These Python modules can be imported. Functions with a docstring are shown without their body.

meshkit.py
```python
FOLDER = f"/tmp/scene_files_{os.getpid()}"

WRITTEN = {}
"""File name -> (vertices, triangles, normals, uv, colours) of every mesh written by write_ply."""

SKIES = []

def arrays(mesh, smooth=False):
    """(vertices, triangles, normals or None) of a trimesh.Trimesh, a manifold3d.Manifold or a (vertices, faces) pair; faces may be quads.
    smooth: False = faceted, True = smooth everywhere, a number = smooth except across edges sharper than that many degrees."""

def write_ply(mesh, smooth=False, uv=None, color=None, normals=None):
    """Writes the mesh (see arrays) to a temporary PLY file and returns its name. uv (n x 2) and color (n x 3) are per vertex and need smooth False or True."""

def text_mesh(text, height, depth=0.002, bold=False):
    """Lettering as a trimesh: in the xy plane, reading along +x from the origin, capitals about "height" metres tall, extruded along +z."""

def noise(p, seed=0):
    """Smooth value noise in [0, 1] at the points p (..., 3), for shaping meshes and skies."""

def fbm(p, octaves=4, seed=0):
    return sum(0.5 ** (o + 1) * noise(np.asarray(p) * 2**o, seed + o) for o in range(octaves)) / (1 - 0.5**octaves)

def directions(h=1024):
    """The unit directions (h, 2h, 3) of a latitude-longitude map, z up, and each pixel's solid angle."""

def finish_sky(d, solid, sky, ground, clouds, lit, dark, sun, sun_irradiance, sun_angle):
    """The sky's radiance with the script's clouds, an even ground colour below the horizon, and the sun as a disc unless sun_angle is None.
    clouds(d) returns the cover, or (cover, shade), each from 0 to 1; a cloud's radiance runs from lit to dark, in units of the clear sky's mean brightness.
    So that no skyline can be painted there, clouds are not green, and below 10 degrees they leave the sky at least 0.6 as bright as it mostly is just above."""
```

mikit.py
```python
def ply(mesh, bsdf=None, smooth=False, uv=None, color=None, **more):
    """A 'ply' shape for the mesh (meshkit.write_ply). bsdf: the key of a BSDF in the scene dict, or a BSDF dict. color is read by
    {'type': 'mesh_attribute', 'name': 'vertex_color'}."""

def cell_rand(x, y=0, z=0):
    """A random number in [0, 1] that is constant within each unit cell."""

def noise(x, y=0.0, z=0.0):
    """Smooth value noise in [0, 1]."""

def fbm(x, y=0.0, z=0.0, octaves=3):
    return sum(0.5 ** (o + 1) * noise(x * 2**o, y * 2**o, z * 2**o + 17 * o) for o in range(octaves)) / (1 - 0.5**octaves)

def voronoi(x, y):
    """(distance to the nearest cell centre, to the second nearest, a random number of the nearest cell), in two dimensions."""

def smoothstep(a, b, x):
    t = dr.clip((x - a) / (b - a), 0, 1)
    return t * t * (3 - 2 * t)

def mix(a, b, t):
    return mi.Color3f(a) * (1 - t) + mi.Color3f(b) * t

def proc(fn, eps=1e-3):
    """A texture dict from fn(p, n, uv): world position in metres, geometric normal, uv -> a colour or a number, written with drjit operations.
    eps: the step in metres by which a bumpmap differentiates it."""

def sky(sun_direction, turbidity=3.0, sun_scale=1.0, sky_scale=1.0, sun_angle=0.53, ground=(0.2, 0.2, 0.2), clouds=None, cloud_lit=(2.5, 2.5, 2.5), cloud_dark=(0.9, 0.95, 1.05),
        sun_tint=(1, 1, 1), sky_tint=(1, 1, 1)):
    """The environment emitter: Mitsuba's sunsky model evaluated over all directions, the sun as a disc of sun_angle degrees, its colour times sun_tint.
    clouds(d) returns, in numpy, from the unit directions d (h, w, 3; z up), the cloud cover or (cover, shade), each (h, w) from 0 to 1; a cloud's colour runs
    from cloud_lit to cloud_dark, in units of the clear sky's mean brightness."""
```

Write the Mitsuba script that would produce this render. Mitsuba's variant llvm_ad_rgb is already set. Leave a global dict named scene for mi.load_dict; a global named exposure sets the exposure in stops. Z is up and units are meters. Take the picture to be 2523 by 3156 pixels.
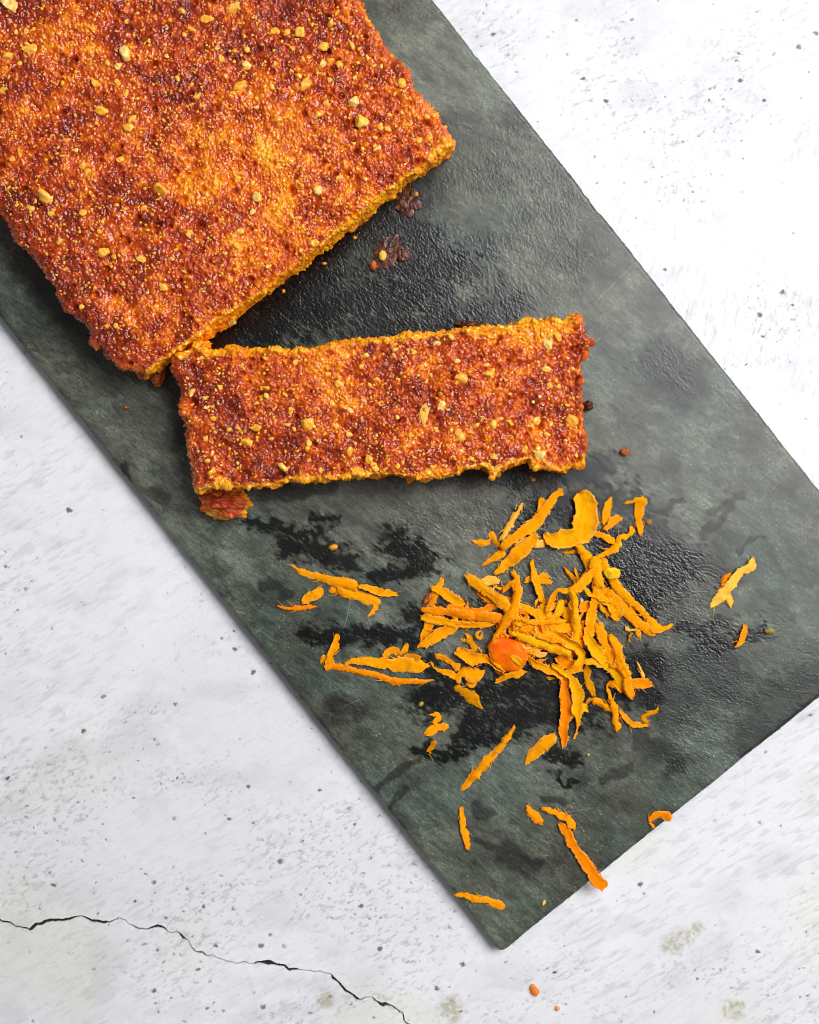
import math, numpy as np, trimesh, drjit as dr, mitsuba as mi, mikit, meshkit
from scipy.spatial import cKDTree
from scipy.interpolate import PchipInterpolator
from shapely.geometry import Polygon
from mikit import proc, noise, fbm, voronoi, smoothstep, mix
T = mi.ScalarTransform4f
scene, labels = {}, {}

# ------------------------------------------------------------------ camera, light, exposure
CAM_H = 0.50                      # the phone is held half a metre above the table, looking straight down
W0, H0 = 2523.0, 3156.0           # the photograph's size, used for measuring only
S = 0.309 / W0                    # metres per measured unit on the table top
scene['camera'] = {'type': 'perspective', 'fov': 2 * math.degrees(math.atan(0.1545 / CAM_H)), 'fov_axis': 'x',
                   'near_clip': 0.05, 'far_clip': 20.0,
                   'to_world': T().look_at(origin=[0, 0, CAM_H], target=[0, 0, 0], up=[0, 1, 0])}
exposure = 0.0
WIN_P = np.array([0.57, 0.38, 0.99])      # a bright window to the upper right
scene['window_light'] = {'type': 'rectangle', 'to_world': T().look_at(origin=list(WIN_P), target=[0.02, 0.02, 0], up=[0, 0, 1]).scale([0.40, 0.34, 1]),
                         'emitter': {'type': 'area', 'radiance': {'type': 'rgb', 'value': [11.0, 11.05, 11.2]}}}
scene['room_light'] = {'type': 'constant', 'radiance': {'type': 'rgb', 'value': [0.17, 0.17, 0.178]}}

SLATE_Z = 0.006
labels['window_light'] = {'label': 'bright window beyond the upper right of the table', 'kind': 'structure'}

def at(x, y, z=0.0):
    """a measured point of the photograph, at the height z above the table"""
    k = S * (1 - z / CAM_H)
    return np.array([(x - W0 / 2) * k, (H0 / 2 - y) * k, z])

def atn(P, z=0.0):
    P = np.asarray(P, float); k = S * (1 - z / CAM_H)
    return np.stack([(P[:, 0] - W0 / 2) * k, (H0 / 2 - P[:, 1]) * k, np.full(len(P), z)], 1)

CROPS = {'A': (1260, 1480, .29), 'B': (1660, 1480, .29), 'C': (1460, 1800, .232), 'D': (1660, 1900, .261), 'E': (1260, 1900, .261),
         'F': (840, 1680, .29), 'G': (1300, 2350, .522), 'H': (1700, 1100, .5102), 'I': (1250, 1450, .522), 'J': (800, 1650, .522),
         'K': (0, 0, .522), 'L': (700, 0, .464), 'M': (500, 900, .435), 'N': (1150, 900, .435), 'O': (0, 950, .522), 'P': (0, 2600, .754), 'X': (0, 0, 1)}
def C(c, pts):
    ox, oy, k = CROPS[c]
    return [(ox + p[0] * k, oy + p[1] * k) + tuple(q * k for q in p[2:]) for p in pts]

def numbered(name):
    if name not in labels and not any(k == name or k.startswith(name + '__') for k in scene): return name
    n = 1
    while True:
        k = f'{name}_{n:03d}'
        if k not in labels and k not in scene: return k
        n += 1
COUNT = {}
def part_key(base):
    n = COUNT.get(base, 0); COUNT[base] = n + 1
    return base if n == 0 else f'{base}_{n:03d}'
def tag(key, label, cat=None, group=None, kind=None):
    d = {'label': label}
    if cat: d['category'] = cat
    if group: d['group'] = group
    if kind: d['kind'] = kind
    labels[key] = d

def NZ(p, f, octv=1, seed=0):
    return meshkit.fbm(np.asarray(p) * f, octv, seed) if octv > 1 else meshkit.noise(np.asarray(p) * f, seed)
def sm(a, b, x):
    t = np.clip((x - a) / (b - a), 0, 1); return t * t * (3 - 2 * t)
def lerp(a, b, t):
    return np.asarray(a) * (1 - t[:, None]) + np.asarray(b) * t[:, None]
def ramp(t, stops):
    xs = [s[0] for s in stops]
    return np.stack([np.interp(t, xs, [s[1][i] for s in stops]) for i in range(3)], 1)
VC = {'type': 'mesh_attribute', 'name': 'vertex_color'}

# ------------------------------------------------------------------ materials of the setting
def capsule(px, py, seg):
    x0, y0, x1, y1, r = seg
    dx, dy = x1 - x0, y1 - y0
    L = max(dx * dx + dy * dy, 1e-12)
    t = dr.clip(((px - x0) * dx + (py - y0) * dy) / L, 0, 1)
    return dr.sqrt(dr.square(px - x0 - t * dx) + dr.square(py - y0 - t * dy)) / r
def world_caps(lst, z):
    k = S * (1 - z / CAM_H) * 1.46345
    return [((a - 862) * k, (1078 - b) * k, (c - 862) * k, (1078 - d) * k, r * k) for a, b, c, d, r in lst]

WET = world_caps([
    (470, 715, 700, 575, 60), (640, 560, 870, 440, 46), (560, 690, 900, 600, 84), (800, 560, 980, 560, 70), (760, 700, 1080, 655, 52), (860, 470, 900, 520, 62),
    (1100, 1005, 1270, 985, 44), (1140, 1070, 1330, 1060, 60), (1330, 1140, 1420, 1190, 82), (1270, 1170, 1350, 1250, 60), (1360, 1090, 1430, 1050, 13),
    (520, 1105, 680, 1130, 20), (610, 1150, 740, 1180, 36), (830, 1140, 890, 1180, 46), (780, 1215, 880, 1200, 22), (650, 1090, 700, 1100, 16),
    (650, 1335, 900, 1345, 26), (860, 1300, 1010, 1290, 34), (690, 1345, 720, 1350, 26), (900, 1400, 960, 1450, 34),
    (900, 1470, 1230, 1450, 56), (1000, 1520, 1240, 1500, 52), (1040, 1400, 1380, 1400, 40), (1300, 1450, 1370, 1460, 44), (880, 1580, 960, 1585, 18),
    (960, 1560, 1060, 1550, 20), (1150, 1580, 1220, 1600, 20), (1170, 1640, 1200, 1650, 12), (1420, 1325, 1540, 1318, 20), (1490, 1358, 1600, 1330, 22),
    (1350, 1290, 1370, 1330, 16), (300, 720, 420, 760, 30), (1560, 1150, 1600, 1135, 8)], SLATE_Z)
DAMP = world_caps([
    (1490, 1400, 1520, 1420, 66), (1590, 1560, 1690, 1440, 62), (1390, 760, 1440, 800, 62), (1490, 1190, 1540, 1220, 26), (1350, 1560, 1420, 1610, 30), (700, 1480, 760, 1500, 22), (560, 1230, 600, 1250, 16), (1270, 1640, 1330, 1620, 14), (1150, 1680, 1190, 1690, 10), (1000, 1700, 1035, 1715, 14), (1060, 1790, 1120, 1830, 24), (480, 730, 900, 400, 52), (560, 1040, 700, 1030, 20), (900, 1010, 1200, 1000, 22),
    (1340, 1420, 1420, 1480, 70), (1080, 900, 1120, 860, 30), (330, 1040, 345, 1050, 24), (270, 1000, 262, 985, 12), (1010, 1770, 1060, 1790, 10),
    (1500, 1080, 1560, 1040, 10), (1480, 1130, 1540, 1070, 9), (330, 640, 400, 900, 40), (800, 1660, 880, 1600, 8), (820, 1700, 850, 1660, 10), (60, 560, 200, 720, 50)], SLATE_Z)
SCRATCH = world_caps([
    (737, 1263, 726, 1322, 1.5), (1040, 1150, 1090, 1110, 1.6), (1210, 740, 1290, 700, 1.4), (1290, 900, 1350, 860, 1.2), (1500, 850, 1560, 800, 1.2),
    (1420, 790, 1500, 700, 1.1), (1600, 1010, 1690, 930, 1.2), (1570, 1080, 1660, 1000, 1.0), (470, 850, 520, 820, 1.2), (400, 1050, 440, 1030, 1.4),
    (980, 1490, 1040, 1520, 1.6), (1010, 1530, 1090, 1500, 1.3), (640, 960, 660, 1010, 1.0), (300, 1170, 330, 1150, 1.2), (420, 1120, 480, 1080, 1.1),
    (1180, 520, 1230, 480, 1.0), (1250, 640, 1330, 560, 1.1), (560, 1380, 610, 1340, 1.3), (700, 1500, 760, 1470, 1.1), (1330, 1560, 1420, 1530, 1.2),
    (1120, 1720, 1260, 1700, 1.4), (1560, 830, 1640, 905, 0.9), (1350, 480, 1420, 560, 0.9), (330, 1160, 350, 1150, 1.6), (540, 1480, 600, 1430, 0.9)], SLATE_Z)
CLEFT = world_caps([(940, 255, 985, 268, 2.0), (985, 268, 1010, 284, 2.2), (1010, 284, 1060, 300, 2.4), (1060, 300, 1085, 318, 3.0), (1330, 880, 1400, 840, 2.0), (1180, 1500, 1150, 1560, 1.5)], SLATE_Z)

def warp(p, f, a, o):
    return p.x + (fbm(p.x * f, p.y * f, o, 2) - 0.5) * a, p.y + (fbm(p.x * f, p.y * f, o + 9.3, 2) - 0.5) * a
def wetness(p):
    x, y = warp(p, 260.0, 0.010, 3.1)
    d = mi.Float(9)
    for s in WET: d = dr.minimum(d, capsule(x, y, s))
    streak = noise((p.x * 0.8 - p.y * 0.6) * 500, (p.x * 0.6 + p.y * 0.8) * 1300, 4.0)
    patch = fbm(p.x * 340, p.y * 420, 8.0, 2)
    fine = noise((p.x * 0.85 - p.y * 0.53) * 1100, (p.x * 0.53 + p.y * 0.85) * 2600, 4.4)
    return 1 - smoothstep(0.34, 1.34, d + (streak - 0.5) * 0.70 + (patch - 0.45) * 0.50 + (fine - 0.5) * 0.70)
def dampness(p):
    x, y = warp(p, 200.0, 0.006, 13.1)
    d = mi.Float(9)
    for s in DAMP: d = dr.minimum(d, capsule(x, y, s))
    return 1 - smoothstep(0.5, 1.25, d + (noise(p.x * 500, p.y * 500, 7.7) - 0.5) * 0.4)
def slate_color(p, n, uv):
    a, b = p.x * 0.8 - p.y * 0.6, p.x * 0.6 + p.y * 0.8
    big = fbm(p.x * 24, p.y * 24, 1.0, 3)
    mid = fbm(a * 130, b * 260, 2.0, 4)
    brush = fbm(a * 420, b * 1500, 15.0, 2)
    grain = noise(p.x * 2900, p.y * 2900, 6.0)
    c = mix((0.052, 0.058, 0.040), (0.112, 0.125, 0.094), smoothstep(0.25, 0.75, big))
    hue = fbm(p.x * 38, p.y * 38, 31.0, 3)
    c = mix(c, mi.Color3f(0.066, 0.058, 0.048), smoothstep(0.56, 0.74, hue) * 0.5)
    c = mix(c, mi.Color3f(0.046, 0.078, 0.062), smoothstep(0.46, 0.28, hue) * 0.45)
    c = c * (0.40 + 1.20 * mid) * (0.50 + 1.00 * brush) * (0.68 + 0.64 * grain)
    fleck = noise(p.x * 2100, p.y * 2100, 26.0) * 0.7 + noise(a * 900, b * 3200, 27.0) * 0.3
    c = mix(c, mi.Color3f(0.30, 0.32, 0.27), smoothstep(0.72, 0.86, fleck) * (0.16 + 0.40 * smoothstep(0.4, 0.6, mid)))
    dk = fbm(p.x * 95 + 0.8 * (mid - 0.5), p.y * 130, 12.0, 4)
    c = c * (1 - 0.42 * smoothstep(0.50, 0.80, dk))
    x, y = warp(p, 600.0, 0.0005, 2.2)
    s = mi.Float(9)
    for q in SCRATCH: s = dr.minimum(s, capsule(x, y, q))
    c = mix(c, mi.Color3f(0.26, 0.28, 0.25), (1 - smoothstep(0.3, 1.0, s)) * 0.5 * smoothstep(0.3, 0.55, noise(p.x * 500, p.y * 500, 3.0)))
    x, y = warp(p, 400.0, 0.0028, 5.2)
    s = mi.Float(9)
    for q in CLEFT: s = dr.minimum(s, capsule(x, y, q))
    c = c * (1 - 0.6 * (1 - smoothstep(0.4, 1.2, s)))
    c = c * (1 - 0.68 * dampness(p))
    w = wetness(p)
    return c * (1 - 0.95 * w * (0.6 + 0.4 * w))
def slate_rough(p, n, uv):
    w = wetness(p)
    return dr.clip(0.365 - 0.15 * w + 0.1 * (fbm(p.x * 60, p.y * 60, 3.0, 2) - 0.5), 0.16, 0.8)
def slate_bump(p, n, uv):
    a, b = p.x * 0.8 - p.y * 0.6, p.x * 0.6 + p.y * 0.8
    w = noise(p.x * 70, p.y * 70, 1.5) * 0.004
    k = smoothstep(0.42, 0.62, fbm(p.x * 36, p.y * 36, 9.0, 2) + 0.30 * dr.exp(-(dr.square(p.x + 0.035) + dr.square(p.y - 0.085)) / 0.0022) + 0.16 * dr.exp(-(dr.square(p.x - 0.075) + dr.square(p.y + 0.01)) / 0.0012))
    return 0.00007 * fbm(a * 200, (b + w) * 420, 2.0, 3) + k * 0.00008 * noise((a + w) * 1000, b * 1700, 3.0) + 0.00006 * noise(a * 1800, b * 2900, 4.0) + 0.00004 * noise(p.x * 3300, p.y * 3300, 5.0)
scene['slate_bsdf'] = {'type': 'twosided', 'bsdf': {'type': 'bumpmap', 'arbitrary': proc(slate_bump, 1.2e-4), 'scale': 1.0, 'bsdf': {
    'type': 'principled', 'base_color': proc(slate_color), 'roughness': proc(slate_rough), 'specular': 0.54}}}

STAIN = [at(x, y)[:2] for x, y in [(2075, 2910), (2110, 2885), (2150, 2860), (2260, 3110), (1390, 3110), (1000, 3080)]]
def plaster_turn(p):
    return smoothstep(0.02, 0.13, p.x + 0.3 * (p.y - 0.02)) * smoothstep(-0.09, -0.01, p.y) * smoothstep(0.19, 0.08, p.y)
def brushed(p, la, lb, z, octv):
    """strokes of the trowel: two directions that give way to each other across the table"""
    t = plaster_turn(p)
    c1, s1, c2, s2 = 0.87, 0.49, 0.26, 0.966
    u = fbm((p.x * c1 + p.y * s1) * la, (p.y * c1 - p.x * s1) * lb, z, octv)
    v = fbm((p.x * c2 + p.y * s2) * la, (p.y * c2 - p.x * s2) * lb, z + 40, octv)
    return u * (1 - t) + v * t
PIT_AREAS = [(*at(x, y)[:2], r * S) for x, y, r in [(2150, 230, 260), (2050, 520, 240), (1560, 130, 150), (1650, 560, 130), (1800, 330, 150), (2330, 1000, 160), (1000, 2700, 330), (700, 2650, 300), (500, 2950, 300), (1250, 3000, 260), (2400, 3000, 300), (1900, 2950, 300), (150, 2500, 220), (1050, 3120, 200)]]
def pit_gate(p):
    g = mi.Float(0)
    for ax, ay, ar in PIT_AREAS: g = dr.maximum(g, dr.exp(-(dr.square(p.x - float(ax)) + dr.square(p.y - float(ay))) / float(ar) ** 2))
    clump = fbm(p.x * 40, p.y * 40, 21.0, 3)
    return smoothstep(0.15, 1.0, g * 0.45 + 1.3 * (clump - 0.5) + 0.32)
def pits(p):
    x, y = warp(p, 900.0, 0.0014, 3.0)
    gate = pit_gate(p)
    m1 = smoothstep(0.66, 0.84, brushed(p, 520, 1050, 5.0, 3) + 0.10 * gate + 0.16 * (noise(p.x * 2400, p.y * 2400, 8.0) - 0.5))
    g1, g2, q = voronoi(x * 105, y * 125)
    sz = noise(q * 911.0, 3.0)
    m2 = (1 - smoothstep(0.02 + 0.05 * sz, 0.07 + 0.10 * sz, g1)) * smoothstep(0.88, 0.95, q + gate * 0.20 - 0.08)
    h1, h2, hq = voronoi(x * 270, y * 310)
    m3 = (1 - smoothstep(0.03 + 0.08 * noise(hq * 777.0, 5.0), 0.12 + 0.12 * noise(hq * 777.0, 5.0), h1)) * smoothstep(0.86, 0.93, hq + gate * 0.20 - 0.08)
    return m1 * (0.03 + 0.32 * gate), dr.maximum(m2 * 0.85, m3 * (0.2 + 0.55 * noise(hq * 333.0, 2.0)))
def plaster_color(p, n, uv):
    big = fbm(p.x * 16, p.y * 16, 1.0, 3)
    stroke = brushed(p, 190, 900, 2.0, 3)
    soft = fbm(p.x * 60, p.y * 90, 33.0, 3)
    gr = noise(p.x * 2600, p.y * 2600, 4.0)
    region = smoothstep(0.40, 0.66, fbm(p.x * 13, p.y * 13, 71.0, 2)) + 0.5 * plaster_turn(p)
    c = mix((0.76, 0.76, 0.78), (0.82, 0.82, 0.835), smoothstep(0.3, 0.7, big))
    c = c * (1 - (0.04 + 0.10 * region) * smoothstep(0.50, 0.78, stroke)) * (1 - 0.10 * smoothstep(0.5, 0.85, soft)) * (0.965 + 0.06 * gr)
    warm = smoothstep(0.55, 0.75, fbm(p.x * 24, p.y * 24, 41.0, 2)) * smoothstep(-0.05, -0.16, p.y)
    c = c * mix((1, 1, 1), (0.97, 0.965, 0.90), warm)
    vein = dr.abs(fbm(p.x * 30, p.y * 30, 51.0, 3) - 0.5)
    c = c * (1 - 0.05 * (1 - smoothstep(0.0, 0.02, vein)) * smoothstep(0.5, 0.6, fbm(p.x * 20, p.y * 20, 61.0, 2)))
    m1, m2 = pits(p)
    c = mix(c, mix((0.22, 0.22, 0.235), (0.34, 0.32, 0.29), noise(p.x * 150, p.y * 150, 19.0)), m1)
    c = mix(c, mix((0.07, 0.07, 0.085), (0.14, 0.10, 0.07), noise(p.x * 200, p.y * 200, 9.0)), m2)
    x, y = warp(p, 500.0, 0.004, 7.0)
    st = mi.Float(0)
    for (sx, sy), sr in zip(STAIN, (0.0052, 0.0040, 0.0030, 0.0048, 0.0060, 0.0040)):
        st = dr.maximum(st, 1 - smoothstep(0.45, 1.1, dr.sqrt(dr.square(x - float(sx)) + dr.square(y - float(sy))) / sr))
    st = st * (0.35 + 0.65 * smoothstep(0.3, 0.6, fbm(p.x * 900, p.y * 900, 2.0, 2)))
    return mix(c, mi.Color3f(0.36, 0.31, 0.14), st * 0.62)
def plaster_bump(p, n, uv):
    m1, m2 = pits(p)
    return 0.00038 * brushed(p, 260, 900, 2.0, 3) + 0.00010 * fbm(p.x * 1300, p.y * 1300, 4.0, 2) - 0.00035 * (m1 + m2)
scene['plaster_bsdf'] = {'type': 'twosided', 'bsdf': {'type': 'bumpmap', 'arbitrary': proc(plaster_bump, 1.5e-4), 'scale': 1.0, 'bsdf': {
    'type': 'principled', 'base_color': proc(plaster_color), 'roughness': 0.62, 'specular': 0.3}}}
scene['crack_bsdf'] = {'type': 'twosided', 'bsdf': {'type': 'diffuse', 'reflectance': {'type': 'rgb', 'value': [0.035, 0.03, 0.028]}}}
def principled(rough, spec, **k):
    return {'type': 'twosided', 'bsdf': {'type': 'principled', 'base_color': VC, 'roughness': rough, 'specular': spec, **k}}
def crust_rough(p, n, uv):
    return 0.14 + 0.22 * smoothstep(0.45, 0.70, fbm(p.x * 170, p.y * 170, p.z * 170, 3))
scene['crust_bsdf'] = principled(proc(crust_rough), 0.56)
scene['crumb_bsdf'] = principled(0.50, 0.40)
scene['nut_bsdf'] = principled(0.34, 0.50)
scene['carrot_bsdf'] = {'type': 'principledthin', 'base_color': VC, 'roughness': 0.27, 'diff_trans': 0.15, 'eta': 1.45}
scene['gloss_bsdf'] = principled(0.34, 0.4)
scene['chunk_bsdf'] = principled(0.42, 0.10)

# ------------------------------------------------------------------ table top with its crack
rng = np.random.default_rng(7)
crack = C('P', [(-330, 300), (-200, 318), (-90, 300), (0, 317), (60, 335), (120, 345), (160, 328), (210, 313), (270, 313), (330, 307), (430, 320), (480, 305), (510, 315), (560, 335), (600, 347),
                (660, 345), (710, 365), (740, 388), (770, 412), (800, 438), (860, 455), (900, 468), (940, 472), (980, 485), (1030, 497), (1080, 490), (1130, 490), (1160, 497), (1210, 510),
                (1260, 510), (1320, 525), (1350, 545), (1390, 575), (1420, 605), (1460, 627), (1510, 630), (1550, 645), (1600, 670), (1650, 705), (1680, 737), (1730, 775), (1820, 800), (1930, 860)])
cp = atn(np.array(crack))[:, :2]
seg = np.r_[0, np.cumsum(np.linalg.norm(np.diff(cp, axis=0), axis=1))]
ss = np.arange(0, seg[-1], 0.0009)
cl = np.stack([np.interp(ss, seg, cp[:, i]) for i in (0, 1)], 1)
cl += (np.stack([NZ(np.c_[ss * 700, ss * 0, ss * 0], 1, 1, k) for k in (3, 4)], 1) - 0.5) * 0.0011
cl += (np.stack([NZ(np.c_[ss * 240, ss * 0, ss * 0], 1, 1, k) for k in (13, 14)], 1) - 0.5) * 0.0016
tn = np.gradient(cl, axis=0); tn /= np.linalg.norm(tn, axis=1, keepdims=True); nm = np.stack([-tn[:, 1], tn[:, 0]], 1)
hw = 0.00018 + 0.00046 * sm(0.35, 0.85, NZ(np.c_[ss * 130, ss * 0, ss * 0], 1, 2, 5))
for cx, cy, r in ((930, 462, 12), (1095, 485, 18), (738, 385, 16), (1460, 626, 14), (1360, 555, 14), (1565, 655, 12)):      # wider chips along the crack
    q = at(*C('P', [(cx, cy)])[0])[:2]
    hw += 0.0006 * np.exp(-((np.linalg.norm(cl - q, axis=1) / (r * 0.754 * S)) ** 2))
hw[:8] *= np.linspace(0.1, 1, 8); hw[-8:] *= np.linspace(1, 0.1, 8)
L_, R_ = cl + nm * hw[:, None], cl - nm * hw[:, None]
hole = Polygon(np.vstack([L_, R_[::-1]])).buffer(0)
if hole.geom_type != 'Polygon': hole = max(hole.geoms, key=lambda g: g.area)
table = Polygon([(-0.42, -0.46), (0.42, -0.46), (0.42, 0.46), (-0.42, 0.46)], [list(hole.exterior.coords)])
tm = trimesh.creation.extrude_polygon(table, 0.010, engine='earcut'); tm.apply_translation([0, 0, -0.010])
scene['plaster_tabletop'] = mikit.ply(tm, 'plaster_bsdf')
tag('plaster_tabletop', 'white brushed plaster table top with dark pits, faint stains and one crack', kind='structure')
n = len(cl)
Lw, Rw = cl + nm * (hw + 0.0004)[:, None], cl - nm * (hw + 0.0004)[:, None]
cv = np.vstack([np.c_[Lw, np.full(n, -0.0012)], np.c_[Rw, np.full(n, -0.0012)]])
i = np.arange(n - 1)
scene['plaster_tabletop__crack'] = mikit.ply((cv, np.vstack([np.c_[i, i + n, i + 1], np.c_[i + 1, i + n, i + n + 1]])), 'crack_bsdf')
labels['plaster_tabletop__crack'] = {'label': 'dark wandering hairline crack across the lower left of the plaster'}

# ------------------------------------------------------------------ slate board
A = np.array([1543.0, 2936.0]); u_right = np.array([0.7798, -0.6260]); v_up = np.array([-0.6190, -0.7854])
cor = [A, A + u_right * 1652, A + u_right * 1652 + v_up * 3750, A + v_up * 3750]
sp = Polygon(atn(np.array(cor), SLATE_Z)[:, :2])
sp = sp.buffer(-0.0020).buffer(0.0020, quad_segs=10)
ring = np.array(sp.exterior.coords)[:-1]
segl = np.r_[0, np.cumsum(np.linalg.norm(np.diff(np.vstack([ring, ring[:1]]), axis=0), axis=1))]
uu = np.linspace(0, segl[-1], 1500, endpoint=False)
rr = np.stack([np.interp(uu, segl, np.r_[ring[:, k], ring[0, k]]) for k in (0, 1)], 1)
cen = rr.mean(0); tg = np.roll(rr, -1, 0) - np.roll(rr, 1, 0); tg /= np.linalg.norm(tg, axis=1, keepdims=True)
on = np.stack([tg[:, 1], -tg[:, 0]], 1); on *= np.sign(((rr - cen) * on).sum(1))[:, None]
wob = (NZ(np.c_[rr * 90, rr[:, :1] * 0], 1, 3, 2) - 0.5) * 0.00045 + (NZ(np.c_[rr * 700, rr[:, :1] * 0], 1, 2, 8) - 0.5) * 0.00022
chip = sm(0.70, 0.85, NZ(np.c_[rr * 160, rr[:, :1] * 0], 1, 2, 15)) * 0.0004
prof = [(-0.0014, SLATE_Z), (-0.0005, SLATE_Z - 0.00015), (0.0, SLATE_Z - 0.0006), (0.0001, SLATE_Z - 0.002), (-0.0001, 0.0024), (-0.0003, 0.0008), (-0.0012, 0.0001)]
V = []
for k, (o, z) in enumerate(prof):
    jag = (NZ(np.c_[rr * 420, np.full((len(rr), 1), k * 0.7)], 1, 2, 20) - 0.5) * (0.00035 if 1 < k < 6 else 0.00012)
    V.append(np.c_[rr + on * (o + wob - chip * (1 if k < 3 else 0.3) + jag)[:, None], np.full(len(rr), z)])
N = len(rr); Fs = []
for k in range(len(prof) - 1):
    a = np.arange(N); b = (a + 1) % N
    Fs += [np.c_[a + k * N, a + (k + 1) * N, b + k * N], np.c_[b + k * N, a + (k + 1) * N, b + (k + 1) * N]]
top_poly = Polygon(V[0][:, :2])
tv, tf = trimesh.creation.triangulate_polygon(top_poly, engine='earcut')
V = np.vstack(V)
td, ti = cKDTree(V[:N, :2]).query(tv)
Fs.append(ti[tf]); bf = ti[tf][:, ::-1] + (len(prof) - 1) * N; Fs.append(bf)
sm_ = trimesh.Trimesh(V, np.vstack(Fs), process=False); trimesh.repair.fix_normals(sm_)
scene['slate_board'] = mikit.ply(sm_, 'slate_bsdf', smooth=35)
tag('slate_board', 'dark grey green slate serving board with oily black patches and pale scratches', 'slate board')

# ------------------------------------------------------------------ cakes
def resample(P, n):
    P = np.asarray(P, float); d = np.r_[0, np.cumsum(np.linalg.norm(np.diff(P, axis=0), axis=1))]
    t = np.linspace(0, d[-1], n)
    return np.stack([np.interp(t, d, P[:, k]) for k in range(P.shape[1])], 1)
def vnormals(v, f):
    n = np.zeros_like(v); fn = np.cross(v[f[:, 1]] - v[f[:, 0]], v[f[:, 2]] - v[f[:, 0]])
    for k in range(3):
        for c in range(3): n[:, c] += np.bincount(f[:, k], fn[:, c], len(v))
    return n / np.maximum(np.linalg.norm(n, axis=1, keepdims=True), 1e-20)

TH = 0.021
CRUST = [(0.0, (0.150, 0.012, 0.002)), (0.20, (0.270, 0.024, 0.002)), (0.40, (0.440, 0.046, 0.002)), (0.58, (0.630, 0.105, 0.003)), (0.76, (0.790, 0.200, 0.004)), (0.90, (0.88, 0.300, 0.006)), (1.0, (0.93, 0.42, 0.02))]
CRUMB = [(0.0, (0.56, 0.115, 0.003)), (0.30, (0.84, 0.26, 0.004)), (0.65, (0.95, 0.40, 0.006)), (1.0, (0.96, 0.60, 0.04))]

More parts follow.
